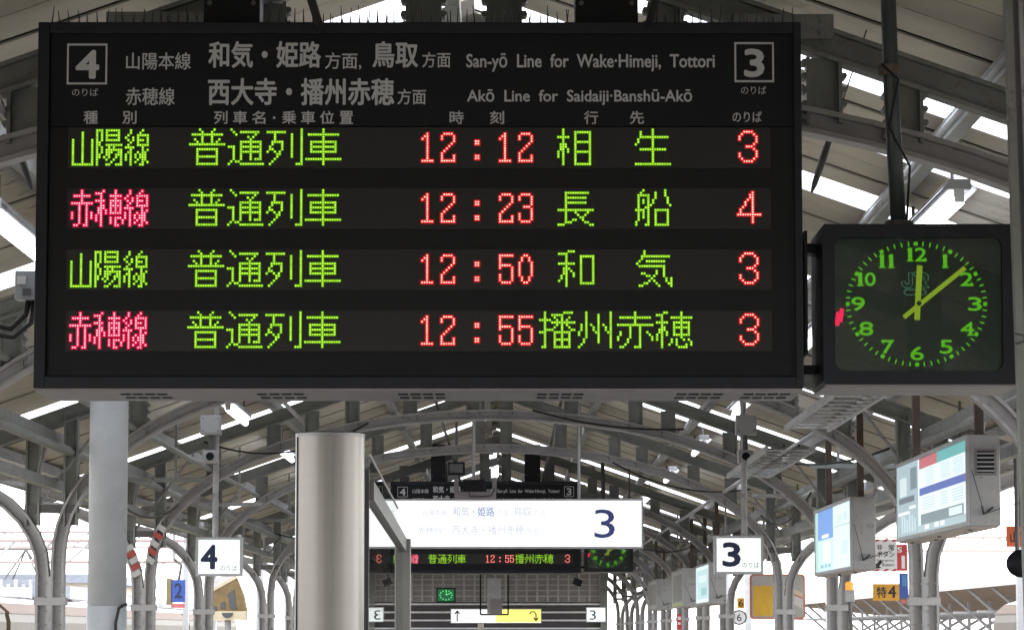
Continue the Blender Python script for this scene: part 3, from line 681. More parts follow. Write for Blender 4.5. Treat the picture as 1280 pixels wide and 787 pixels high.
# ceiling lamps in the middle
def fixture(x, Y, label, L=1.6, h=None):
    z = (roof_z(x) - (.20 if x < 0 else .16)) if h is None else h
    t = thing('fluorescent_fixture', label, 'ceiling light', (x, Y, z), 'lit fluorescent fixtures under the roof')
    MB().box(-.045, .045, 0, L, .03, .07).build('housing', PALE, t, bevel=.004)
    s_ = 1 if x > XC else -1
    MB().add([(-.07, 0, .03), (-.045, 0, .05), (-.045, L, .05), (-.07, L, .03)], [(0,1,2,3)]).add([(.07, 0, .03), (.045, 0, .05), (.045, L, .05), (.07, L, .03)], [(3,2,1,0)]).build('reflector', PALE, t)
    MB().tube([(0, .03, -.01), (0, L-.03, -.01)], .024, 10).build('tube', TUBE, t, smooth=True)
    for y in (0, L-.05): MB().box(-.018, .018, y, y+.045, -.02, .035).build('socket', mat('white_plastic', (.6, .6, .58), .4), t)
    for y in (.2, L-.2): MB().tube([(0, y, .07), (0, y, .19 if x < 0 else .15)], .008, 6).build('drop_rod', DARKSTEEL, t)
ORD = ['nearest', 'second', 'third', 'fourth', 'fifth', 'sixth', 'seventh', 'eighth', 'ninth', 'tenth']
for k in range(10):
    Y = 12.2 + 5.35*k
    fixture(1.74, Y, '%s lit fluorescent tube of the right hand row under the roof' % ORD[k], 1.6)
    fixture(-2.02, Y+.2, '%s lit fluorescent tube of the left hand row under the roof' % ORD[k])
# short cross lamps near the middle
for j, (px0, px1, py, Y) in enumerate(((603, 620, 566, 43), (609, 622, 589, 46.5))):
    a = at(px0, py+8, Y); b = at(px1, py-8, Y); o = ((a.x+b.x)/2, Y, a.z)
    t = thing('cluster_lamp', ('upper' if j == 0 else 'lower') + ' bright cluster of three short lit tubes near the roof centre', 'ceiling light', o, 'bright tube clusters at the roof centre')
    for k in range(3):
        x = (k-1)*(b.x-a.x)*.36
        MB().tube([(x, 0, .02), (x+.01, 0, b.z-a.z-.02)], .027, 8).build('tube', TUBE, t, smooth=True)
    MB().box(-(b.x-a.x)/2, (b.x-a.x)/2, .03, .08, 0, b.z-a.z).build('housing', PALE, t)
    MB().tube([(0, .05, b.z-a.z), (0, .05, roof_z(0)-.1-a.z)], .012, 6).build('drop_rod', DARKSTEEL, t)
# ================================================================= ADVERTISING LIGHT BOXES (right side, facing the platform)
AX = 2.30
def ad_box(label, Y0, Y1, ztop, zbot, D, content, unlit=False, grille=False):
    t = thing('advertising_light_box', label, 'light box', (AX, Y0, zbot), 'advertising light boxes along the right side'); H = ztop-zbot; Lh = Y1-Y0
    MB().box(.012, D, 0, Lh, 0, H).build('case', PALE, t, bevel=.004)
    fr = .03
    MB().box(-.004, .012, 0, fr, 0, H).box(-.004, .012, Lh-fr, Lh, 0, H).box(-.004, .012, fr, Lh-fr, H-.022, H).box(-.004, .012, fr, Lh-fr, 0, .022).build('face_frame', ALU, t)
    MB().box(.006, .011, fr, Lh-fr, .022, H-.022).build('poster_face', emit('lit_poster_white', (.74, .86, .90), .98) if not unlit else mat('unlit_poster_white', (.5, .5, .47), .4), t)
    n = 0
    for (a0, a1, b0, b1, col) in content:      # fractions: 0 = near end
        MB().box(.0054-.00018*n, .0057-.00018*n, fr+(Lh-2*fr)*a0, fr+(Lh-2*fr)*a1, .022+(H-.044)*b0, .022+(H-.044)*b1).build('poster_patch', emit('poster_%02d_%02d_%02d' % tuple(int(c*99) for c in col), col, .85) if not unlit else mat('poster_u_%02d' % int(col[0]*99), col, .5), t); n += 1
    bs_ = MB().box(.01, D-.01, .01, Lh-.01, -.008, -.0005).build('bottom_sheet', mat('pinkish_sheet_metal', (.38, .33, .32), .5), t)
    mb = MB()
    for k in range(5): MB().tube([(D*.5+(.03 if k % 2 else -.03), Lh*(.1+.2*k), -.016), (D*.5+(.03 if k % 2 else -.03), Lh*(.1+.2*k), -.009)], .012, 8).build('bolt', DARKSTEEL, bs_)
    if grille:
        g0, g1, h0, h1 = D*.30, D*.82, H*.58, H*.82
        MB().box(g0-.012, g1+.012, -.004, -.0005, h0-.012, h1+.012).build('grille_frame', UNDER, t); gf_ = t.children[-1]
        MB().box(g0, g1, -.0065, -.0045, h0, h1).build('grille_opening', BLACK, gf_)
        for k in range(5): MB().box(g0, g1, -.012, -.007, h0+(h1-h0)*(k+.3)/5, h0+(h1-h0)*(k+.62)/5).build('grille_slat', ALU, gf_)
    # stay wires on the end face
    mb = MB().tube([(.02, -.012, H*.62), (D*.48, -.03, H*.13)], .0022, 5).tube([(D*.48, -.03, H*.13), (D+.12, -.01, H*.27)], .0022, 5).tube([(D*.42, -.02, H*.22), (D*.47, -.02, H*.12)], .0065, 6).tube([(D*.50, -.03, H*.13), (D*.75, -.02, H*.2)], .0060, 6)
    mb.build('stay_wire', WIRE, t)
    for y in (.12, Lh-.3):
        zt = roof_z(AX+D/2) - .1 - zbot
        MB().box(D/2-.022, D/2+.022, y, y+.045, H, zt).build('hanger', BROWN, t)
    return t
w, cy, rd, tl, bl, gy, dk = (.90,.95,1), (.6,.8,.86), (.55,.17,.19), (.16,.46,.45), (.13,.18,.46), (.40,.52,.58), (.16,.20,.23)
C1 = [(.0,.40,.86,1.0,tl), (.40,.66,.86,1.0,rd), (.0,.66,.50,.60,bl), (.0,.22,.56+.3,.86,w)]
for k in range(7): C1.append((.04,.16+.02*(k%3),.64+.03*k,.648+.03*k,gy)); C1.append((.22,.34,.64+.03*k,.648+.03*k,gy)); C1.append((.44,.56,.64+.03*k,.648+.03*k,gy))
for k in range(5): C1.append((.04,.18,.30+.035*k,.310+.035*k,gy)); C1.append((.24,.34,.30+.035*k,.310+.035*k,gy)); C1.append((.42,.60,.30+.035*k,.310+.035*k,gy))
C1 += [(.66,1,.0,1,(.40,.52,.56)), (.68,.78,.62,.92,(.2,.27,.29)), (.72,.97,.46,.54,dk), (.84,.95,.56,.82,(.66,.78,.80)), (.80,.98,.30,.34,w), (.70,.80,.36,.40,w), (.03,.62,.10,.24,(.24,.31,.33)), (.0,.66,.0,.10,(.45,.58,.62)), (.05,.22,.12,.22,(.75,.88,.9)), (.28,.34,.03,.09,w), (.36,.42,.03,.09,w), (.5,.56,.03,.09,w)]
for k in range(6): C1.append((.70+.04*k,.72+.04*k,.04,.22+.05*(k%3),(.62,.74,.78)))
ad_box('nearest lit advertising box with red, teal and blue bands and vented grey end', 16.0, 18.9, 1.6+.985, 1.6+.53, .165, C1, grille=True)
C2 = [(.0,.48,.0,1,(.80,.95,.95)), (.48,.92,.52,1,(.20,.38,.78)), (.48,.92,.0,.52,(.62,.88,.99)), (.92,1,.0,1,(.5,.72,.66)), (.55,.78,.13,.48,w), (.0,.46,.66,.675,(.4,.6,.62)), (.1,.2,.74,.86,(.66,.84,.84)), (.25,.36,.72,.84,(.66,.84,.84)), (.08,.24,.22,.42,(.68,.85,.86)), (.55,.62,.06,.11,(.3,.5,.56)), (.66,.72,.06,.11,(.3,.5,.56)), (.76,.84,.06,.11,(.3,.5,.56)), (.60,.80,.54,.60,w)]
ad_box('second lit advertising box with a blue sky poster, behind the nearest one', 21.45, 24.0, 1.6+.905, 1.6+.42, .165, C2)
C3 = [(.1,.9,.1,.9,(.55,.78,.80)), (.2,.8,.55,.75,(.75,.9,.9)), (.2,.6,.2,.4,(.35,.6,.6))]
ad_box('narrow lit advertising box with a pale green poster, third along the right side', 36.6, 39.2, 1.6+.80, 1.6+.33, .2, C3)
ad_box('unlit grey advertising box fourth along the right side with yellow lower edge', 42.0, 45.0, 1.6+.84, 1.6+.34, .25, [(.1,.9,.12,.9,(.32,.32,.30)), (.1,.9,.0,.05,(.6,.75,.1))], unlit=True)
ad_box('unlit grey advertising box farthest along the right side', 49.5, 52.5, 1.6+.82, 1.6+.36, .25, [(.1,.9,.12,.9,(.30,.30,.29))], unlit=True)
# ================================================================= small plates on the right
def plate(name, label, px0, px1, py0, py1, Y, m, cat='sign', group=None, D=.02):
    a = at(px0, py1, Y); b = at(px1, py0, Y); c = (a+b)/2; t = thing(name, label, cat, (c.x, Y, c.z), group)
    MB().box(a.x-c.x, b.x-c.x, 0, D, a.z-c.z, b.z-c.z).build('plate', m, t)
    def T(txt, p0, p1, q0, q1, mm, bold=.0):
        A = at(p0, q1, Y)-c; B = at(p1, q0, Y)-c; return lettering(txt, A.x, B.x, A.z, B.z, -.003, mm, t, bold)
    def R(p0, p1, q0, q1, mm, nm='printed_band', M=None):
        A = at(p0, q1, Y)-c; B = at(p1, q0, Y)-c; return MB().box(A.x, B.x, -.003, -.0005, A.z, B.z).build(nm, mm, t)
    return t, T, R, c
WPL = mat('white_enamel', (.74, .74, .74), .4); REDM = mat('red_enamel', (.50, .03, .04), .4); YPL = mat('orange_yellow_enamel', (.62, .30, .015), .4); BPL = mat('blue_enamel', (.02, .07, .33), .4); OPL = mat('orange_enamel', (.60, .10, .015), .4)
t, T, R, c = plate('emergency_button_sign', 'white emergency button sign with red striped edges and black arrow', 1091, 1121, 673, 714, 24.5, WPL)
for k in range(3):
    for q in (673.5, 710.5):
        A = at(1092+k*11, q+3, 24.5)-c; B = at(1098+k*11, q, 24.5)-c
        MB().add([(A.x, -.003, A.z), (B.x-.01, -.003, A.z), (B.x+.015, -.003, B.z), (A.x+.025, -.003, B.z)], [(0,1,2,3)]).build('red_stripe', REDM, t)
T('非', 1096, 1103, 680, 687, INK, .01); T('常', 1110.5, 1118, 680, 687, INK, .01); T('ボタン', 1096, 1118, 688.5, 696, INK, .015); T('Emergency', 1096, 1118, 698, 702, INK, .0); T('Button', 1103, 1118, 703, 707, INK, .0)
A = at(1097, 709, 24.5)-c
MB().add([(A.x-.03, -.003, A.z-.01), (A.x+.03, -.003, A.z), (A.x+.012, -.003, A.z+.012), (A.x+.04, -.003, A.z+.045), (A.x+.02, -.003, A.z+.06), (A.x-.008, -.003, A.z+.03), (A.x-.02, -.003, A.z+.045)], [tuple(range(7))]).build('arrow', INK, t)
t, T, R, c = plate('red_poster', 'red poster with white letter S beside the emergency button sign', 1120.5, 1134, 680, 713, 24.8, REDM, 'poster')
T('S', 1121.5, 1127.5, 683, 690, WPL, .03); R(1127, 1131, 694, 710, WPL)
t, T, R, c = plate('stop_position_sign', 'orange yellow plate reading 特4 below the emergency button sign', 1091.5, 1124, 729, 750, 25.6, YPL)
T('特', 1096, 1108, 732.5, 746.5, INK, .015); T('4', 1110, 1120, 731.5, 746.5, INK, .02)
t, T, R, c = plate('blue_poster', 'narrow dark blue poster behind the orange yellow plate', 1124.5, 1135, 716, 747, 25.9, BPL, 'poster')
R(1127, 1133, 718, 732, mat('mid_blue_print', (.05, .2, .5), .4)); R(1126, 1133, 749, 754, mat('pink_print', (.5, .12, .12), .4))
t, T, R, c = plate('orange_hanging_sign', 'orange plate with black characters hanging at the right edge', 1258.5, 1288, 657, 683, 17.0, OPL)
T('山下', 1263, 1285, 664, 678, INK, .01)
MB().tube([(.01, .012, .05), (.01, .012, .9)], .012, 8).build('hanger_rod', DARKSTEEL, t)
t, T, R, c = plate('small_number_plate', 'small orange plate with a black 6 behind the right columns', 921.5, 930.5, 746.5, 760, 40, YPL); T('6', 923.5, 929, 749, 757.5, INK, .01)
t, T, R, c = plate('red_white_plate', 'tiny red plate with white marks under the unlit advertising boxes', 846, 852, 767, 786, 46, REDM); R(847, 851, 770, 774, WPL); R(847.3, 850.6, 777, 780, WPL)
o = at(924, 771, 40); t = thing('round_number_plate', 'round white plate with dark ring and a 6 behind the right columns', 'sign', o)
MB().tube([(0, 0, 0), (0, .02, 0)], .095, 24).build('plate', INK, t); MB().tube([(0, -.004, 0), (0, .0, 0)], .078, 24).build('plate_face', WPL, t)
lettering('6', -.03, .03, -.045, .045, -.006, INK, t, .0)
# orange beacon on its post
o = at(1062, 737, 24.2); t = thing('warning_beacon', 'orange beacon on a grey box beside the second advertising box', 'warning light', o)
MB().box(-.035, .035, -.03, .03, -.09, 0).build('switch_box', PALE, t, bevel=.005)
MB().tube([(0,0,0), (0,0,.012), (0,0,.05), (0,0,.065)], [.034, .032, .032, .02], 14).build('beacon_dome', emit('orange_beacon_glow', (.95, .42, .08), .85), t, smooth=True)
MB().tube([(0,0,-.09), (.01,0,-.3), (.02,.0,-1.68)], .014, 8).build('stand_pipe', DARKSTEEL, t)
# black round horn at right edge
o = at(1274, 704, 16.6); t = thing('horn_loudspeaker', 'black round horn loudspeaker at the right edge under the orange plate', 'loudspeaker', o)
MB().tube([(0,-.05,0), (0,.0,0), (.0,.04,0), (.0,.12,0)], [.072, .068, .05, .03], 20).build('horn', BLACK, t, smooth=True)
MB().tube([(0,-.045,0), (0,-.02,0)], [.06, .03], 20).build('horn_throat', HOUSING, t, smooth=True)
MB().tube([(0,.06,.03), (0,.06,1.0)], .012, 8).build('hanger_rod', DARKSTEEL, t)
# platform mirror between columns
o = at(972, 745, 33); t = thing('platform_mirror', 'rectangular orange rimmed platform mirror behind the right hand column', 'mirror', o)
hw, hh = 34.5*33/F, 28*33/F
def rrect(hw, hh, r, n=5):
    pts = []
    for (cx, cz, s0) in ((hw-r, -hh+r, -90), (hw-r, hh-r, 0), (-hw+r, hh-r, 90), (-hw+r, -hh+r, 180)):
        for k in range(n+1):
            th = math.radians(s0+90*k/n); pts.append((cx+r*math.cos(th), cz+r*math.sin(th)))
    return pts
MB().prism(rrect(hw, hh, .04), .0, .03).build('rim', mat('faded_orange_rubber', (.50, .16, .09), .6), t)
# the mirror shows a yellow sheet and a curving platform: its face is a slightly convex mirror; the view in it is printed-flat like a screen
def field(x0, x1, z0, z1, m, y, nm):
    MB().add([(x0*hw, y, z0*hh), (x1*hw, y, z0*hh), (x1*hw, y, z1*hh), (x0*hw, y, z1*hh)], [(0,1,2,3)]).build(nm, m, t)
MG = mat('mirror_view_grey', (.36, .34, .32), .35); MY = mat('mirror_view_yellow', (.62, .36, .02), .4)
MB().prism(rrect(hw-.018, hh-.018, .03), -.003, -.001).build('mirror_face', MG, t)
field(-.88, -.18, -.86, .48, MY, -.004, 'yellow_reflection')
def arcband(r0, r1, m, nm, y):
    mb = MB(); cx, cz = 1.9*hw, 2.6*hh; n = 14; P = []
    for k in range(n+1):
        x = -.15*hw + 1.05*hw*k/n
        f = (k/n)
        z0 = hh*(r0[0]+(r0[1]-r0[0])*f**1.4); z1 = hh*(r1[0]+(r1[1]-r1[0])*f**1.4); P += [(x, y, z0), (x, y, z1)]
    mb.add(P, [(2*i, 2*i+2, 2*i+3, 2*i+1) for i in range(n)]).build(nm, m, t)
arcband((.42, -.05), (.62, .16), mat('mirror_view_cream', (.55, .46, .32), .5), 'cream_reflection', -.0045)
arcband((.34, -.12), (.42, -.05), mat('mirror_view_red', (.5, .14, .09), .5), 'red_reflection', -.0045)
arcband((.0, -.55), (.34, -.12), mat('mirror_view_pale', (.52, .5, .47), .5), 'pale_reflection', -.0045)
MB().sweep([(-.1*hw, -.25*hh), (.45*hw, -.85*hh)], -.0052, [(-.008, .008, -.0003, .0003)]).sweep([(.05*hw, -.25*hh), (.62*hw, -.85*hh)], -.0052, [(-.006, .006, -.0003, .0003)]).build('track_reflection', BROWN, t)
MB().tube([(0, .05, -hh), (0, .05, -o.z)], .03, 10).build('mirror_post', PALE, t)
# ================================================================= cable racks, cables, conduits
def cable_rack(label, xa, xb, z, Y0, Y1, step=.26):
    t = thing('cable_rack', label, 'cable rack', (xa, Y0, z), 'ladder cable racks under the roof')
    for x in (0, xb-xa): MB().box(x-.010, x+.010, 0, Y1-Y0, -.012, .022).build('side_rail', PALE, t)
    me = MB().box(0, xb-xa, -.022, .022, -.006, .004).mesh('rung', PALE); y = .1
    while y < Y1-Y0: inst(me, 'rung', (0, y, 0), t); y += step
    y = 2.2
    while y < Y1-Y0:
        MB().tube([(0, y, .03), (0, y, roof_z(xa)-z-.1)], .009, 6).build('hanger_rod', DARKSTEEL, t); y += 5.4
    mb = MB()
    for k in range(2):
        pts = []; y = 0; x = (xb-xa)*(.35+.3*k)
        while y <= Y1-Y0: pts.append((x+random.uniform(-.015, .015), y, .02+random.uniform(0, .006))); y += 1.5
        mb.tube(pts, .009, 6)
    mb.build('cables_on_rack', CABLE, t)
cable_rack('short ladder shaped cable rack below the right slope, seen just under the clock', 1.56, 1.80, 1.6+1.13, 15.0, 17.9, .26)
cable_rack('short ladder shaped cable rack beyond the second one, left of the right ad boxes', 1.64, 1.94, 1.6+1.15, 20.2, 23.8, .34)
cable_rack('ladder shaped cable rack outside the left columns under the eave', -3.38, -3.08, 1.6+1.0, 15.5, 60)
cable_rack('wide ladder shaped cable rack outside the right columns', 2.72, 3.1, 1.6+1.0, 17, 60, .3)
def cable(label, pts, r, m=CABLE, nm='overhead_cable', cat='cable', group='cables strung under the roof'):
    o = MB().tube(pts, r, 6).build(nm, m, None, smooth=True); tag(o, label, cat, group)
def sag(p, q, s_, n=10):
    p, q = Vector(p), Vector(q); return [p.lerp(q, k/n) - Vector((0, 0, s_*4*(k/n)*(1-k/n))) for k in range(n+1)]
# longitudinal conduits
for x, h, r, m, lb in ((1.60, 1.82, .022, PALE, 'grey conduit pipe running lengthways beside the right tube lights'), (2.05, 1.32, .018, PALE, 'thin conduit lengthways above the right cable rack'), (-1.62, 1.66, .016, PALE, 'grey conduit lengthways beside the left tube lights'), (-2.35, 1.28, .020, STEEL, 'steel conduit lengthways near the left column tops'), (-.55, 1.78, .013, CABLE, 'black cable lengthways left of the roof centre'), (.42, 1.80, .013, CABLE, 'black cable lengthways right of the roof centre'), (2.55, 1.15, .03, STEEL, 'thick steel pipe lengthways along the right column heads'), (-2.75, 1.13, .03, STEEL, 'thick steel pipe lengthways along the left column heads')):
    pts = []; y = 7
    while y < 66: pts.append((x, y, 1.6+h + (random.uniform(-.02, .0) if m == CABLE else 0))); y += 2.6
    cable(lb, pts, r, m, 'conduit', 'conduit', 'pipes and conduits running along the canopy')
for k, (a, b, s_) in enumerate((((-2.4, 25.3, 3.1), (-1.1, 25.3, 3.25), .16), ((1.0, 30.3, 3.2), (2.3, 30.3, 2.95), .12), ((-1.3, 20.1, 3.30), (-.3, 20.1, 3.35), .05), ((.2, 25.3, 3.35), (1.4, 25.3, 3.2), .05), ((-2.6, 36, 2.7), (-1.2, 36, 3.1), .2), ((1.2, 41, 3.0), (2.4, 41, 2.7), .2), ((-2.6, 20.1, 2.6), (-2.6, 25.3, 2.6), .18), ((2.4, 25.3, 2.7), (2.4, 30.3, 2.7), .16), ((2.4, 20.1, 2.75), (1.7, 23.0, 2.9), .1))):
    cable(['slack black cable sagging from the fourth frame on the left', 'slack cable on the fifth frame right of centre', 'short cable on the third frame left of centre', 'short cable on the fourth frame right of centre', 'drooping cable on the sixth frame at left', 'drooping cable on the seventh frame at right', 'cable drooping between the third and fourth left columns', 'cable drooping between the fourth and fifth right columns', 'cable looping to the right cable rack'][k], sag(a, b, s_), .008)
# lateral cross pipes + vertical drops on columns (clutter in the side aisles)
RX = random.Random(3)
for k, Y in enumerate((22.7, 28.1, 34.5, 44.2)):
    for s_ in (-1, 1):
        x0 = s_*2.15; x1 = s_*(3.35 if s_ > 0 else 3.55); z = 2.72+RX.uniform(-.12, .2)
        o = MB().box(x0 if s_ > 0 else x1, x1 if s_ > 0 else x0, -.014, .014, -.016, .016).box((x0+s_*.2)-.01, (x0+s_*.2)+.01, -.01, .01, .02, .5).build('cross_bracket', PALE if k % 2 else STEEL, None, origin=None)
        o.location = (0, Y, z); tag(o, '%s steel cross bracket between the eave and the arches, counting away on the %s' % (ORD[k], 'right' if s_ > 0 else 'left'), 'bracket', 'cross brackets in the side aisles')
# longitudinal edge beams tying the columns
for s_, x in ((-1, CL), (1, CR)):
    t = thing('lattice_girder', 'lattice girder tying the %s column heads lengthways' % ('left' if s_ < 0 else 'right'), 'girder', (x, 8, 2.5), 'lattice girders along the column heads')
    MB().box(-.03, .03, 0, 68, .30, .36).build('top_chord', STEEL, t); MB().box(-.03, .03, 0, 68, 0, .06).build('bottom_chord', STEEL, t)
    me = MB().tube([(0, 0, .03), (0, .42, .33)], .014, 6).mesh('lattice_bar', PALE); me2 = MB().tube([(0, .42, .33), (0, .84, .03)], .014, 6).mesh('lattice_bar', PALE)
    y = 4; k_ = 0
    while y < 67: inst(me if k_ % 2 else me2, 'lattice_bar', (0, y, 0), t); y += 2.52; k_ += 1
# turnbuckle stay wires near the board
for (p, q, a, b, lb) in ((at(1096, 0, 10.6), at(1012, 248, 10.6), .62, .97, 'thin stay wire with turnbuckle slanting down right of the big board'), (at(-20, 60, 10.6), at(41, 240, 10.6), .62, .98, 'thin stay wire with turnbuckle slanting down left of the big board')):
    t = thing('stay_wire', lb, 'wire', p, 'stay wires with turnbuckles'); d = q-p
    MB().tube([(0,0,0), d*a], .0026, 5).build('wire', WIRE, t); MB().tube([d*a, d*(a+.03)], .009, 8).build('hook', ALU, t)
    MB().tube([d*(a+.02), d*(a+.06), d*((a+b)/2), d*(b-.04), d*b], [.004, .010, .013, .010, .004], 8).build('turnbuckle', DARKSTEEL, t, smooth=True)
# grey meter box left of board
t, hx, hz, o = box_thing('meter_box', 'small grey meter box with black cables at the left edge of the big board', 'electrical box', 18, 50, 338, 374, 11.2, .08, mat('grey_blue_plastic_box', (.30, .32, .35), .4))
MB().box(-hx*.8, -hx*.1, -.004, 0, hz*.52, hz*.8).build('label_window', mat('white_label', (.6, .6, .6), .5), t)
MB().box(-hx*.35, hx*.3, -.005, 0, hz*.12, hz*.38).build('switch', DARKSTEEL, t)
MB().tube([(.0, .04, 0), (-.01, .04, -.05), (-.06, .03, -.10), (-.14, .03, -.085), (-.2, .03, -.04)], .011, 8).build('cable', CABLE, t, smooth=True)
MB().tube([(.02, .04, 0), (.01, .04, -.08), (-.05, .03, -.13), (-.14, .03, -.12), (-.22, .03, -.09)], .009, 8).build('cable', CABLE, t, smooth=True)
# spotlight-like black speakers
for (px, py, Y, lb) in ((722, 727, 52, 'small black loudspeaker right of the louvred wall top'), (787, 655, 38, 'black spotlight at the right end of the long white sign')):
    o = at(px, py, Y); t = thing('small_loudspeaker', lb, 'loudspeaker', o)
    M = Matrix.Rotation(.35, 4, 'Y'); MB().box(-.07, .07, 0, .12, -.055, .055, M).build('cabinet', BLACK, t); MB().tube([(0,.05,.05), (0,.05,.8)], .012, 6).build('drop_rod', DARKSTEEL, t)
# ================================================================= foreground column, steel post, glass partition
GP = mat('pale_blue_grey_gloss_paint', (.44, .46, .48), .42, 0, .10, 6, dirt=((.30, .29, .27), 22, .60))
a = at(112, 560, 16); b = at(160, 560, 16); r = (b.x-a.x)/2; cx = (a.x+b.x)/2
t = thing('round_column', 'round pale grey steel column under the left end of the big board', 'column', (cx, 16, 0))
zt = roof_z(cx)-.03
MB().tube([(0,0,0), (0,0,at(136, 757, 16).z)], r+.003, 40).build('lower_sleeve', GP, t, smooth=True)
MB().tube([(0,0,at(136, 757, 16).z), (0,0,zt)], r, 40).build('shaft', GP, t, smooth=True)
MB().tube([(r*.55, -r*.95, .9), (r*.6, -r*1.1, 1.65), (r*.75, -r*1.05, 1.72), (r*1.05, -r*.5, 1.74)], .008, 8).build('cable', CABLE, t, smooth=True)
SS = mat('brushed_stainless_steel', (.175, .163, .150), .33, 1, .025, 2, stretch=(1, 1, 25))
a = at(369, 650, 8.5); b = at(455.5, 650, 8.5); r = (b.x-a.x)/2; cx = (a.x+b.x)/2; zt = at(412, 541, 8.5).z
t = thing('stainless_post', 'thick brushed stainless steel post with flat top in the lower foreground', 'post', (cx, 8.5, 0))
MB().tube([(0,0,0), (0,0,zt-.012)], r, 56, caps=False).build('shaft', SS, t, smooth=True)
MB().tube([(0,0,zt-.012), (0,0,zt-.003), (0,0,zt)], [r+.0008, r+.0008, r-.004], 56).build('cap', mat('dark_steel_cap', (.2, .2, .2), .4, .8), t)
MB().box(-r*.93-.0015, -r*.93+.0015, -r*.42, -r*.30, 0, zt-.013).build('seam', DARKSTEEL, t)
t = thing('glass_partition', 'glass partition with dark sloping top rail beside the stainless post', 'glass partition', (-.40, 9.3, 0))
FRM = mat('bronze_grey_frame', (.17, .165, .155), .35, .4)
X = -.40; Y0, Y1 = 9.25, 12.3
z0 = at(464, 601, 9.3).z; z1 = at(504, 676, 12.3).z
def ly(y): return z0 + (z1-z0)*(y-9.3)/(3.0)
MB().add([(0, 0, 0), (0, Y1-9.3, 0), (0, Y1-9.3, z1), (0, 0, z0)], [(0,1,2,3)]).build('glass_pane', glassmat('partition_glass', (.90, .95, .93), 1.5), t)
mb = MB(); w_ = .014
mb.add([(-w_, -.02, z0-.055), (w_, -.02, z0-.055), (w_, -.02, z0), (-w_, -.02, z0), (-w_, Y1-9.3, z1-.04), (w_, Y1-9.3, z1-.04), (w_, Y1-9.3, z1+.012), (-w_, Y1-9.3, z1+.012)], [(0,1,2,3),(7,6,5,4),(0,4,5,1),(1,5,6,2),(2,6,7,3),(3,7,4,0)])
mb.build('top_rail', FRM, t)
MB().box(-.034, .030, Y1-9.3, Y1-9.3+.05, 0, z1+.01).build('mullion', FRM, t, bevel=.004)
MB().box(-.014, .001, -.06, -.022, 0, z0+.03).build('near_stile', mat('near_black_gasket', (.03, .03, .03), .5), t)
MB().add([(.0, 0, z0+.004), (0, 2.4, z0+.004+(z1-z0)*.8), (.0, 2.4, z0+.085+(z1-z0)*.8), (.0, .0, z0+.075)], [(0,1,2,3)]).build('upper_glass_strip', glassmat('green_tinted_glass', (.72, .86, .80), 1.5), t)
MB().tube([(0, 0, z0+.077), (0, 2.4, z0+.087+(z1-z0)*.8)], .004, 6).build('strip_edge', ALU, t)
# right edge near column
o = at(1265, 300, 8.2); t = thing('edge_column', 'slim grey steel upright at the right edge in front of the clock', 'column', (o.x, 8.2, 0))
p0_, p1_ = at(1252, 0, 8.2), at(1279, 787, 8.2)
M = Matrix.Translation((.012, 0, o.z)) @ Matrix.Rotation(math.atan2(p0_.x-p1_.x, p0_.z-p1_.z), 4, 'Y') @ Matrix.Translation((0, 0, -o.z))
MB().box(-.012, .008, -.02, .02, .0, 4.2, M).build('front_flange', STEEL, t)
MB().box(.0081, .10, -.0, .03, .0, 4.2, M).build('web', STEEL, t)
MB().box(.022, .032, -.03, -.0005, .0, 4.2, M).build('rib', PALE, t)
mb = MB()
for k in range(26): mb.tube([(.055, -.008, .6+.13*k), (.055, .0, .6+.13*k)], .008, 6)
mb.v = [tuple(M @ Vector(p)) for p in mb.v]; mb.build('rivets', STEEL, t)
MB().tube([(.0, -.03, at(1277, 418, 8.2).z), (.02, -.04, at(1277, 421, 8.2).z), (.02, -.04, at(1277, 428, 8.2).z), (0, -.03, at(1277, 431, 8.2).z)], .003, 6).build('hook', DARKSTEEL, t)
# ================================================================= louvred stair wall far behind
LW = thing('louvred_stair_wall', 'grey louvred stair enclosure wall closing the far end of the platform', 'wall', (0, 66, 0))
WLM = mat('grey_wall_sheet', (.36, .345, .34), .7, 0, .2, 3); WLD = mat('dark_wall_gap', (.10, .095, .10), .8)
xa, xb = at(430, 760, 66).x, at(752, 760, 66).x
MB().box(xa, xb, .1, .3, 0, 3.3).build('backing', WLD, LW); MB().box(xa, xb, .06, .0995, 2.22, 3.3).build('upper_sheet', WLM, LW)
me = MB().box(xa, xb, -.02, .06, -.018, .018).mesh('louvre', mat('white_louvre_edge', (.85, .84, .85), .5))
me_u = MB().box(xa, xb, .03, .0595, -.010, .010).mesh('louvre', mat('grey_louvre_edge', (.6, .59, .59), .5))
z = .2
while z < 2.25: inst(me, 'louvre', (0, 0, z), LW); z += .165
while z < 3.3: inst(me_u, 'louvre', (0, 0, z), LW); z += .115
me = MB().box(-.02, .02, .02, .0595, 2.24, 3.3).mesh('mullion', mat('pale_mullion', (.55, .55, .56), .5)); x = xa+.1
while x < xb: inst(me, 'mullion', (x, 0, 0), LW); x += .215
MB().box(xb-.02, xb+.12, -.05, .3, 0, 3.3).build('corner_post', STEEL, LW)
o = at(601, 781, 62); p = MB().tube([(0,0,-o.z), (0,0,.02), (0,0,.08)], [.06, .06, .05], 14).build('bollard_lamp', mat('cream_metal', (.5, .47, .4), .5)); p.location = o
tag(p, 'cream rounded post top before the louvred wall', 'post')
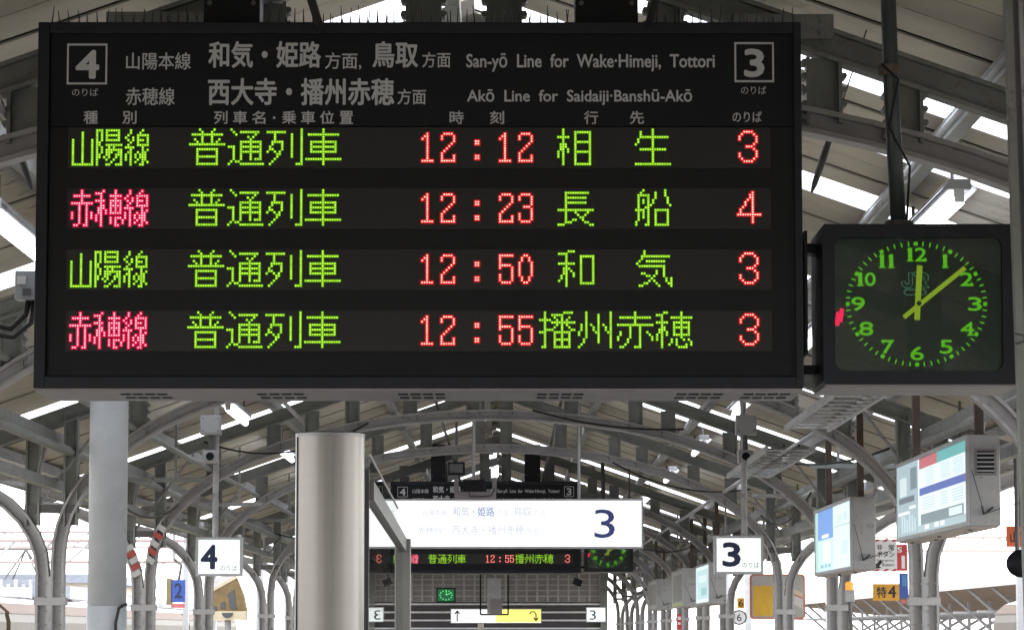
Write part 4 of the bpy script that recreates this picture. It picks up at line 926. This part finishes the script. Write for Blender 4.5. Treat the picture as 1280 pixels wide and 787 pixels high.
# ================================================================= trains, neighbouring canopies, wires
MUST = mat('mustard_train_paint', (.060, .040, .017), .5, 0, .3, 2.0, dirt=((.03, .022, .014), 2.0, .50), stretch=(2, 1.6, .5)); CREAM = mat('cream_roof_edge', (.105, .060, .034), .6, 0, .1, 4); RF = mat('train_roof_white', (.52, .51, .52), .8, 0, .12, 3)
DKW = mat('dark_train_glass', (.04, .045, .05), .2)
def train(label, x, Y0, n, face=True, zr=2.46):
    t = thing('commuter_train', label, 'train', (x, Y0, -1.0)); W2 = 1.42; z0 = 0
    for k in range(n):
        y0 = k*20.4; H = zr+1.0; sec = []
        sec = [(-W2, .9), (-W2, H-.62), (-W2+.05, H-.42), (-W2+.28, H-.20), (-.7, H-.06), (0, H), (.7, H-.06), (W2-.28, H-.20), (W2-.05, H-.42), (W2, H-.62), (W2, .9)]
        mb = MB(); mb.prism([(a, b) for a, b in sec[::-1]][::-1], y0, y0+19.8); cb_ = mb.build('car_body', MUST, t)
        rf = [(a*1.004, b+.012) for a, b in sec[3:8]] + [(a*1.0, b-.05) for a, b in sec[3:8]][::-1]
        MB().prism(rf, y0+.02, y0+19.78).build('roof', RF, t)
        for s_ in (-1, 1):
            MB().prism([(s_*(W2-.025), H-.43), (s_*(W2-.04), H-.39), (s_*(W2-.275), H-.185), (s_*(W2-.30), H-.25), (s_*(W2-.12), H-.40), (s_*(W2-.06), H-.44)], y0+.01, y0+19.79).build('roof_edge', CREAM, cb_)
            for q in range(7):
                MB().box(s_*(W2+.004)-.01, s_*(W2+.004)+.01, y0+1.6+q*2.6, y0+3.1+q*2.6, H-1.75, H-.95).build('window', DKW, cb_)
        for q in range(4): MB().box(-.6, .6, y0+2.5+q*4.6, y0+4.1+q*4.6, H, H+.26).build('roof_unit', RF, t, bevel=.03)
    mb = MB().box(-W2, W2, .2, n*20.4-.5, .1, .9); mb.build('underframe', DARKSTEEL, t)
    H = zr+1.0
    if face:
        for s_ in (-1, 1): MB().box(s_*.85-.45, s_*.85+.45, -.012, -.002, H-1.7, H-.9).build('cab_window', DKW, t, bevel=.0)
        MB().box(-.33, .33, -.012, -.002, H-1.75, H-.85).build('cab_window', DKW, t); MB().tube([(0, -.06, H-.45), (0, .02, H-.45)], .12, 14).build('headlight', PALE, t)
    return t
trn = train('mustard and cream train with dirty side standing beyond the left columns', -12.6, 52, 4)
train('mustard train end corner peeking in at the lower right edge', 13.25, 17.6, 3, False)
pt = trn
mb = MB(); Y = 84-52; H = 3.46
for (a, b) in (((-.6, Y-.9, H+.25), (.0, Y, H+1.3)), ((.6, Y-.9, H+.25), (.0, Y, H+1.3)), ((-.6, Y+.9, H+.25), (0, Y, H+1.3)), ((.6, Y+.9, H+.25), (0, Y, H+1.3)), ((-.9, Y, H+1.3), (.9, Y, H+1.3))): mb.tube([a, b], .025, 6)
mb.build('pantograph', DARKSTEEL, pt)
MB().box(-.7, .7, Y+3.5, Y+8, H+.05, H+.4).box(-.7, .7, Y-1.4, Y+1.6, H+.05, H+.5).build('pantograph_base', mat('blue_grey_equipment', (.3, .32, .36), .5), pt)
for q in range(7): MB().tube([(-.55+.18*q, Y-1.9+.1*q, H), (-.55+.18*q, Y-1.9+.1*q, H+.38+.12*(q % 2))], .05, 8).build('insulator', mat('pale_insulator', (.45, .46, .5), .4), pt)
for q in range(12): MB().tube([(-.2, Y+26+.55*q, H), (-.2, Y+26+.55*q, H+.42)], .17, 12).build('roof_pot', PALE, pt)
# tilted train end (raised mustard body, seen under the 4 sign)
o = at(284, 745, 60); t = thing('yellow_mirror_panel', 'tilted mustard and cream wedge shape with dark windows under the number 4 sign', 'mirror', o)
k = 60/F; PX = lambda x, y: ((x-284)*k, (745-y)*k)
MB().prism([PX(265, 765), PX(307, 765), PX(307, 763), PX(265, 763)][::-1], .02, .3).build('base', CREAM, t)
MB().prism([PX(262, 774), PX(308, 774), PX(308, 763), PX(262, 763)], .0, .3).build('lower_panel', mat('cream_panel', (.55, .48, .34), .5), t)
MB().prism([PX(262, 763), PX(308, 763), PX(304, 742), PX(296, 722), PX(262, 741)], .02, .3).build('yellow_body', mat('mustard_panel', (.17, .11, .04), .5, 0, .3, 5), t)
MB().prism([PX(262, 741), PX(296, 722), PX(294, 719), PX(262, 736)], .01, .31).build('cream_edge', MATS['cream_panel'], t)
MB().prism([PX(262, 736), PX(294, 719), PX(291, 717.5), PX(278, 719), PX(262, 726)], .03, .3).build('white_top', RF, t)
for q in (((285, 742), (292, 736), (296, 761), (288, 760)), ((276, 753), (281, 750), (282, 760), (276, 760)), ((265, 759), (271, 757), (271, 762), (265, 762))):
    MB().prism([PX(*p) for p in q][::-1], .008, .0195).build('dark_window', DKW, t)
MB().prism([PX(284.5+7*math.cos(math.radians(a_)), 765-6.5*math.sin(math.radians(a_))) for a_ in range(180, 361, 20)], -.012, -.001).build('dark_half_disc', DKW, t)
MB().tube([(.0, .2, PX(0, 774)[1]), (0, .2, -o.z)], .06, 10).build('support_post', PALE, t)
# blue 2 sign
t, T, R, c = plate('blue_platform_sign', 'blue sign with a dark 2 hanging far beyond the left columns', 214, 231.5, 724, 752, 62, BPL, 'sign', None, .12)
T('2', 218, 228, 728, 747, mat('dark_blue_digit', (.004, .012, .06), .5), .02); R(214, 231, 754, 759, mat('pink_print', (.5, .12, .12), .4), 'lower_strip')
A = at(208, 755, 62)-c; B = at(214, 722, 62)-c
MB().box(A.x, B.x, -.02, .3, A.z, B.z).build('side_panel', mat('olive_brown_panel', (.22, .17, .08), .6), t)
MB().tube([(0, .06, .2), (.05, .06, .5), (-.1, .06, .62)], .03, 6).build('hook', DARKSTEEL, t); MB().tube([(-.1, .06, .6), (-.1, .06, 3.2)], .03, 8).build('hanger_rod', PALE, t)
# neighbouring canopy on the right
CN = thing('neighbour_canopy', 'low brown canopy of the next platform with slanting steel struts at right', 'canopy', (16, 60, 0))
CBR = mat('weathered_brown_canopy', (.30, .22, .16), .8, 0, .2, 2); LG = mat('light_grey_steel', (.42, .43, .45), .5)
mb = MB(); mb.add([(-.5, 0, 3.14), (-.5, 120, 3.14), (7, 120, 2.3), (7, 0, 2.3), (-.5, 0, 3.24), (-.5, 120, 3.24), (7, 120, 2.4), (7, 0, 2.4)], [(0,1,2,3),(7,6,5,4),(0,4,5,1),(1,5,6,2),(2,6,7,3),(3,7,4,0)]).build('roof_sheet', CBR, CN)
MB().box(-.56, -.5, 0, 120, 3.06, 3.28).build('fascia', LG, CN)
me1 = MB().tube([(0, 0, 3.12), (2.4, 0, 1.0)], .06, 8).mesh('slanting_strut', LG); me2 = MB().box(2.34, 2.46, -.06, .06, 0, 2.9).mesh('canopy_post', LG); me3 = MB().tube([(5, 0, 2.5), (2.4, 0, 1.0)], .06, 8).mesh('slanting_strut', LG)
me4 = MB().box(-.5, 7, -.05, .05, 2.25, 2.33).mesh('cross_beam', LG)
for k in range(22):
    y = 2+k*5.5
    inst(me1, 'slanting_strut', (0, y, 0), CN); inst(me2, 'canopy_post', (0, y, 0), CN); inst(me3, 'slanting_strut', (0, y, 0), CN); inst(me4, 'cross_beam', (0, y, 0), CN)
CN2 = thing('neighbour_canopy', 'pale far canopy edge of the platform beyond the left hand train', 'canopy', (-18, 60, 0))
MB().box(-3.5, 2.0, 0, 140, 3.0, 3.12).build('roof_sheet', LG, CN2); 
for k in range(12): MB().box(-.1, .1, 5+11*k, 5.2+11*k, 0, 3.0).build('canopy_post', LG, CN2)
# left: cream building and catenary
B1 = thing('cream_building', 'pale cream building with windows beyond the tracks at left', 'building', (-30, 150, -1.1))
CRB = mat('cream_render', (.52, .45, .36), .8, 0, .08, 1)
MB().box(-18, 11.0, 0, 20, 0, 5.0).build('wall', CRB, B1); MB().box(-18.4, 11.4, -.4, 20.4, 5.0, 5.4).build('roof', mat('grey_roof', (.25, .27, .32), .7), B1)
for k in range(9): MB().box(-16+3*k, -14.6+3*k, -.05, .01, 2.6, 4.2).build('window', DKW, B1)
B2 = thing('grey_building', 'low pale grey building beyond the tracks at right', 'building', (44, 170, -1.1))
MB().box(-10, 25, 0, 20, 0, 4.6).build('wall', LG, B2); MB().box(-10.4, 25.4, -.4, 20.4, 4.6, 4.9).build('roof', mat('grey_roof', (.25, .27, .32), .7), B2)
for k in range(10): MB().box(-8+3.2*k, -6.4+3.2*k, -.05, .01, 2.4, 4.0).build('window', DKW, B2)
for j, (x, z) in enumerate(((-9.2, 5.0), (-12.6, 4.1), (-12.6, 5.2), (9.5, 4.6), (13.2, 4.1), (13.2, 5.2))):
    cable(['thin overhead feeder wire left of the canopy', 'contact wire over the left hand train', 'catenary wire above the left hand train', 'thin overhead feeder wire right of the canopy', 'contact wire over the right hand train', 'catenary wire above the right hand train'][j], [(x, y, z + (.0 if j % 3 < 2 else .5*((y-10) % 50-25)**2/625)) for y in range(10, 260, 10)], .012, WIRE, 'overhead_wire', 'wire', 'overhead railway wires')
for j, (Y, z_, x0_, x1_, lb) in enumerate(((76, 3.22, -34, -7, 'nearer pinkish steel beam spanning the tracks at left'), (104, 4.3, -44, -8, 'farther pale steel beam spanning the tracks at left'), (120, 4.6, 9, 46, 'pale steel beam spanning the tracks at right'))):
    t = thing('portal_beam', lb, 'gantry', ((x0_+x1_)/2, Y, z_), 'portal beams over the tracks'); hw_ = (x1_-x0_)/2
    MB().box(-hw_, hw_, -.06, .06, 0, .07).build('lower_chord', mat('pinkish_faded_steel', (.36, .29, .28), .7), t); MB().box(-hw_, hw_, -.06, .06, .5, .57).build('upper_chord', MATS['pinkish_faded_steel'], t)
    for s_ in (-1, 1): MB().box(s_*hw_-.12, s_*hw_+.12, -.12, .12, -z_-1.1, .6).build('leg', LG, t)
    me = MB().tube([(0, 0, .04), (.55, 0, .53)], .03, 6).mesh('diagonal', LG); x = -hw_+.2
    while x < hw_-.6: inst(me, 'diagonal', (x, 0, 0), t); x += .9
for j, Y in enumerate((60, 96, 140)):
    for s_ in (-1, 1):
        t = thing('catenary_mast', '%s pale steel catenary mast %s the tracks' % (['nearer', 'middle', 'farther'][j], 'left of' if s_ < 0 else 'right of'), 'mast', (s_*9.6, Y, -1.1), 'catenary masts beside the tracks')
        MB().box(-.08, .08, -.08, .08, 0, 7.2).build('mast', LG, t); MB().tube([(0, 0, 6.3), (s_*3.2, 0, 6.3)], .04, 8).build('arm', LG, t); MB().tube([(0, 0, 5.2), (s_*2.0, 0, 6.3)], .03, 8).build('brace', LG, t)
        for q in range(3): MB().tube([(s_*(1+.9*q), 0, 6.3), (s_*(1+.9*q), 0, 6.0)], .045, 8).build('insulator', PALE, t)
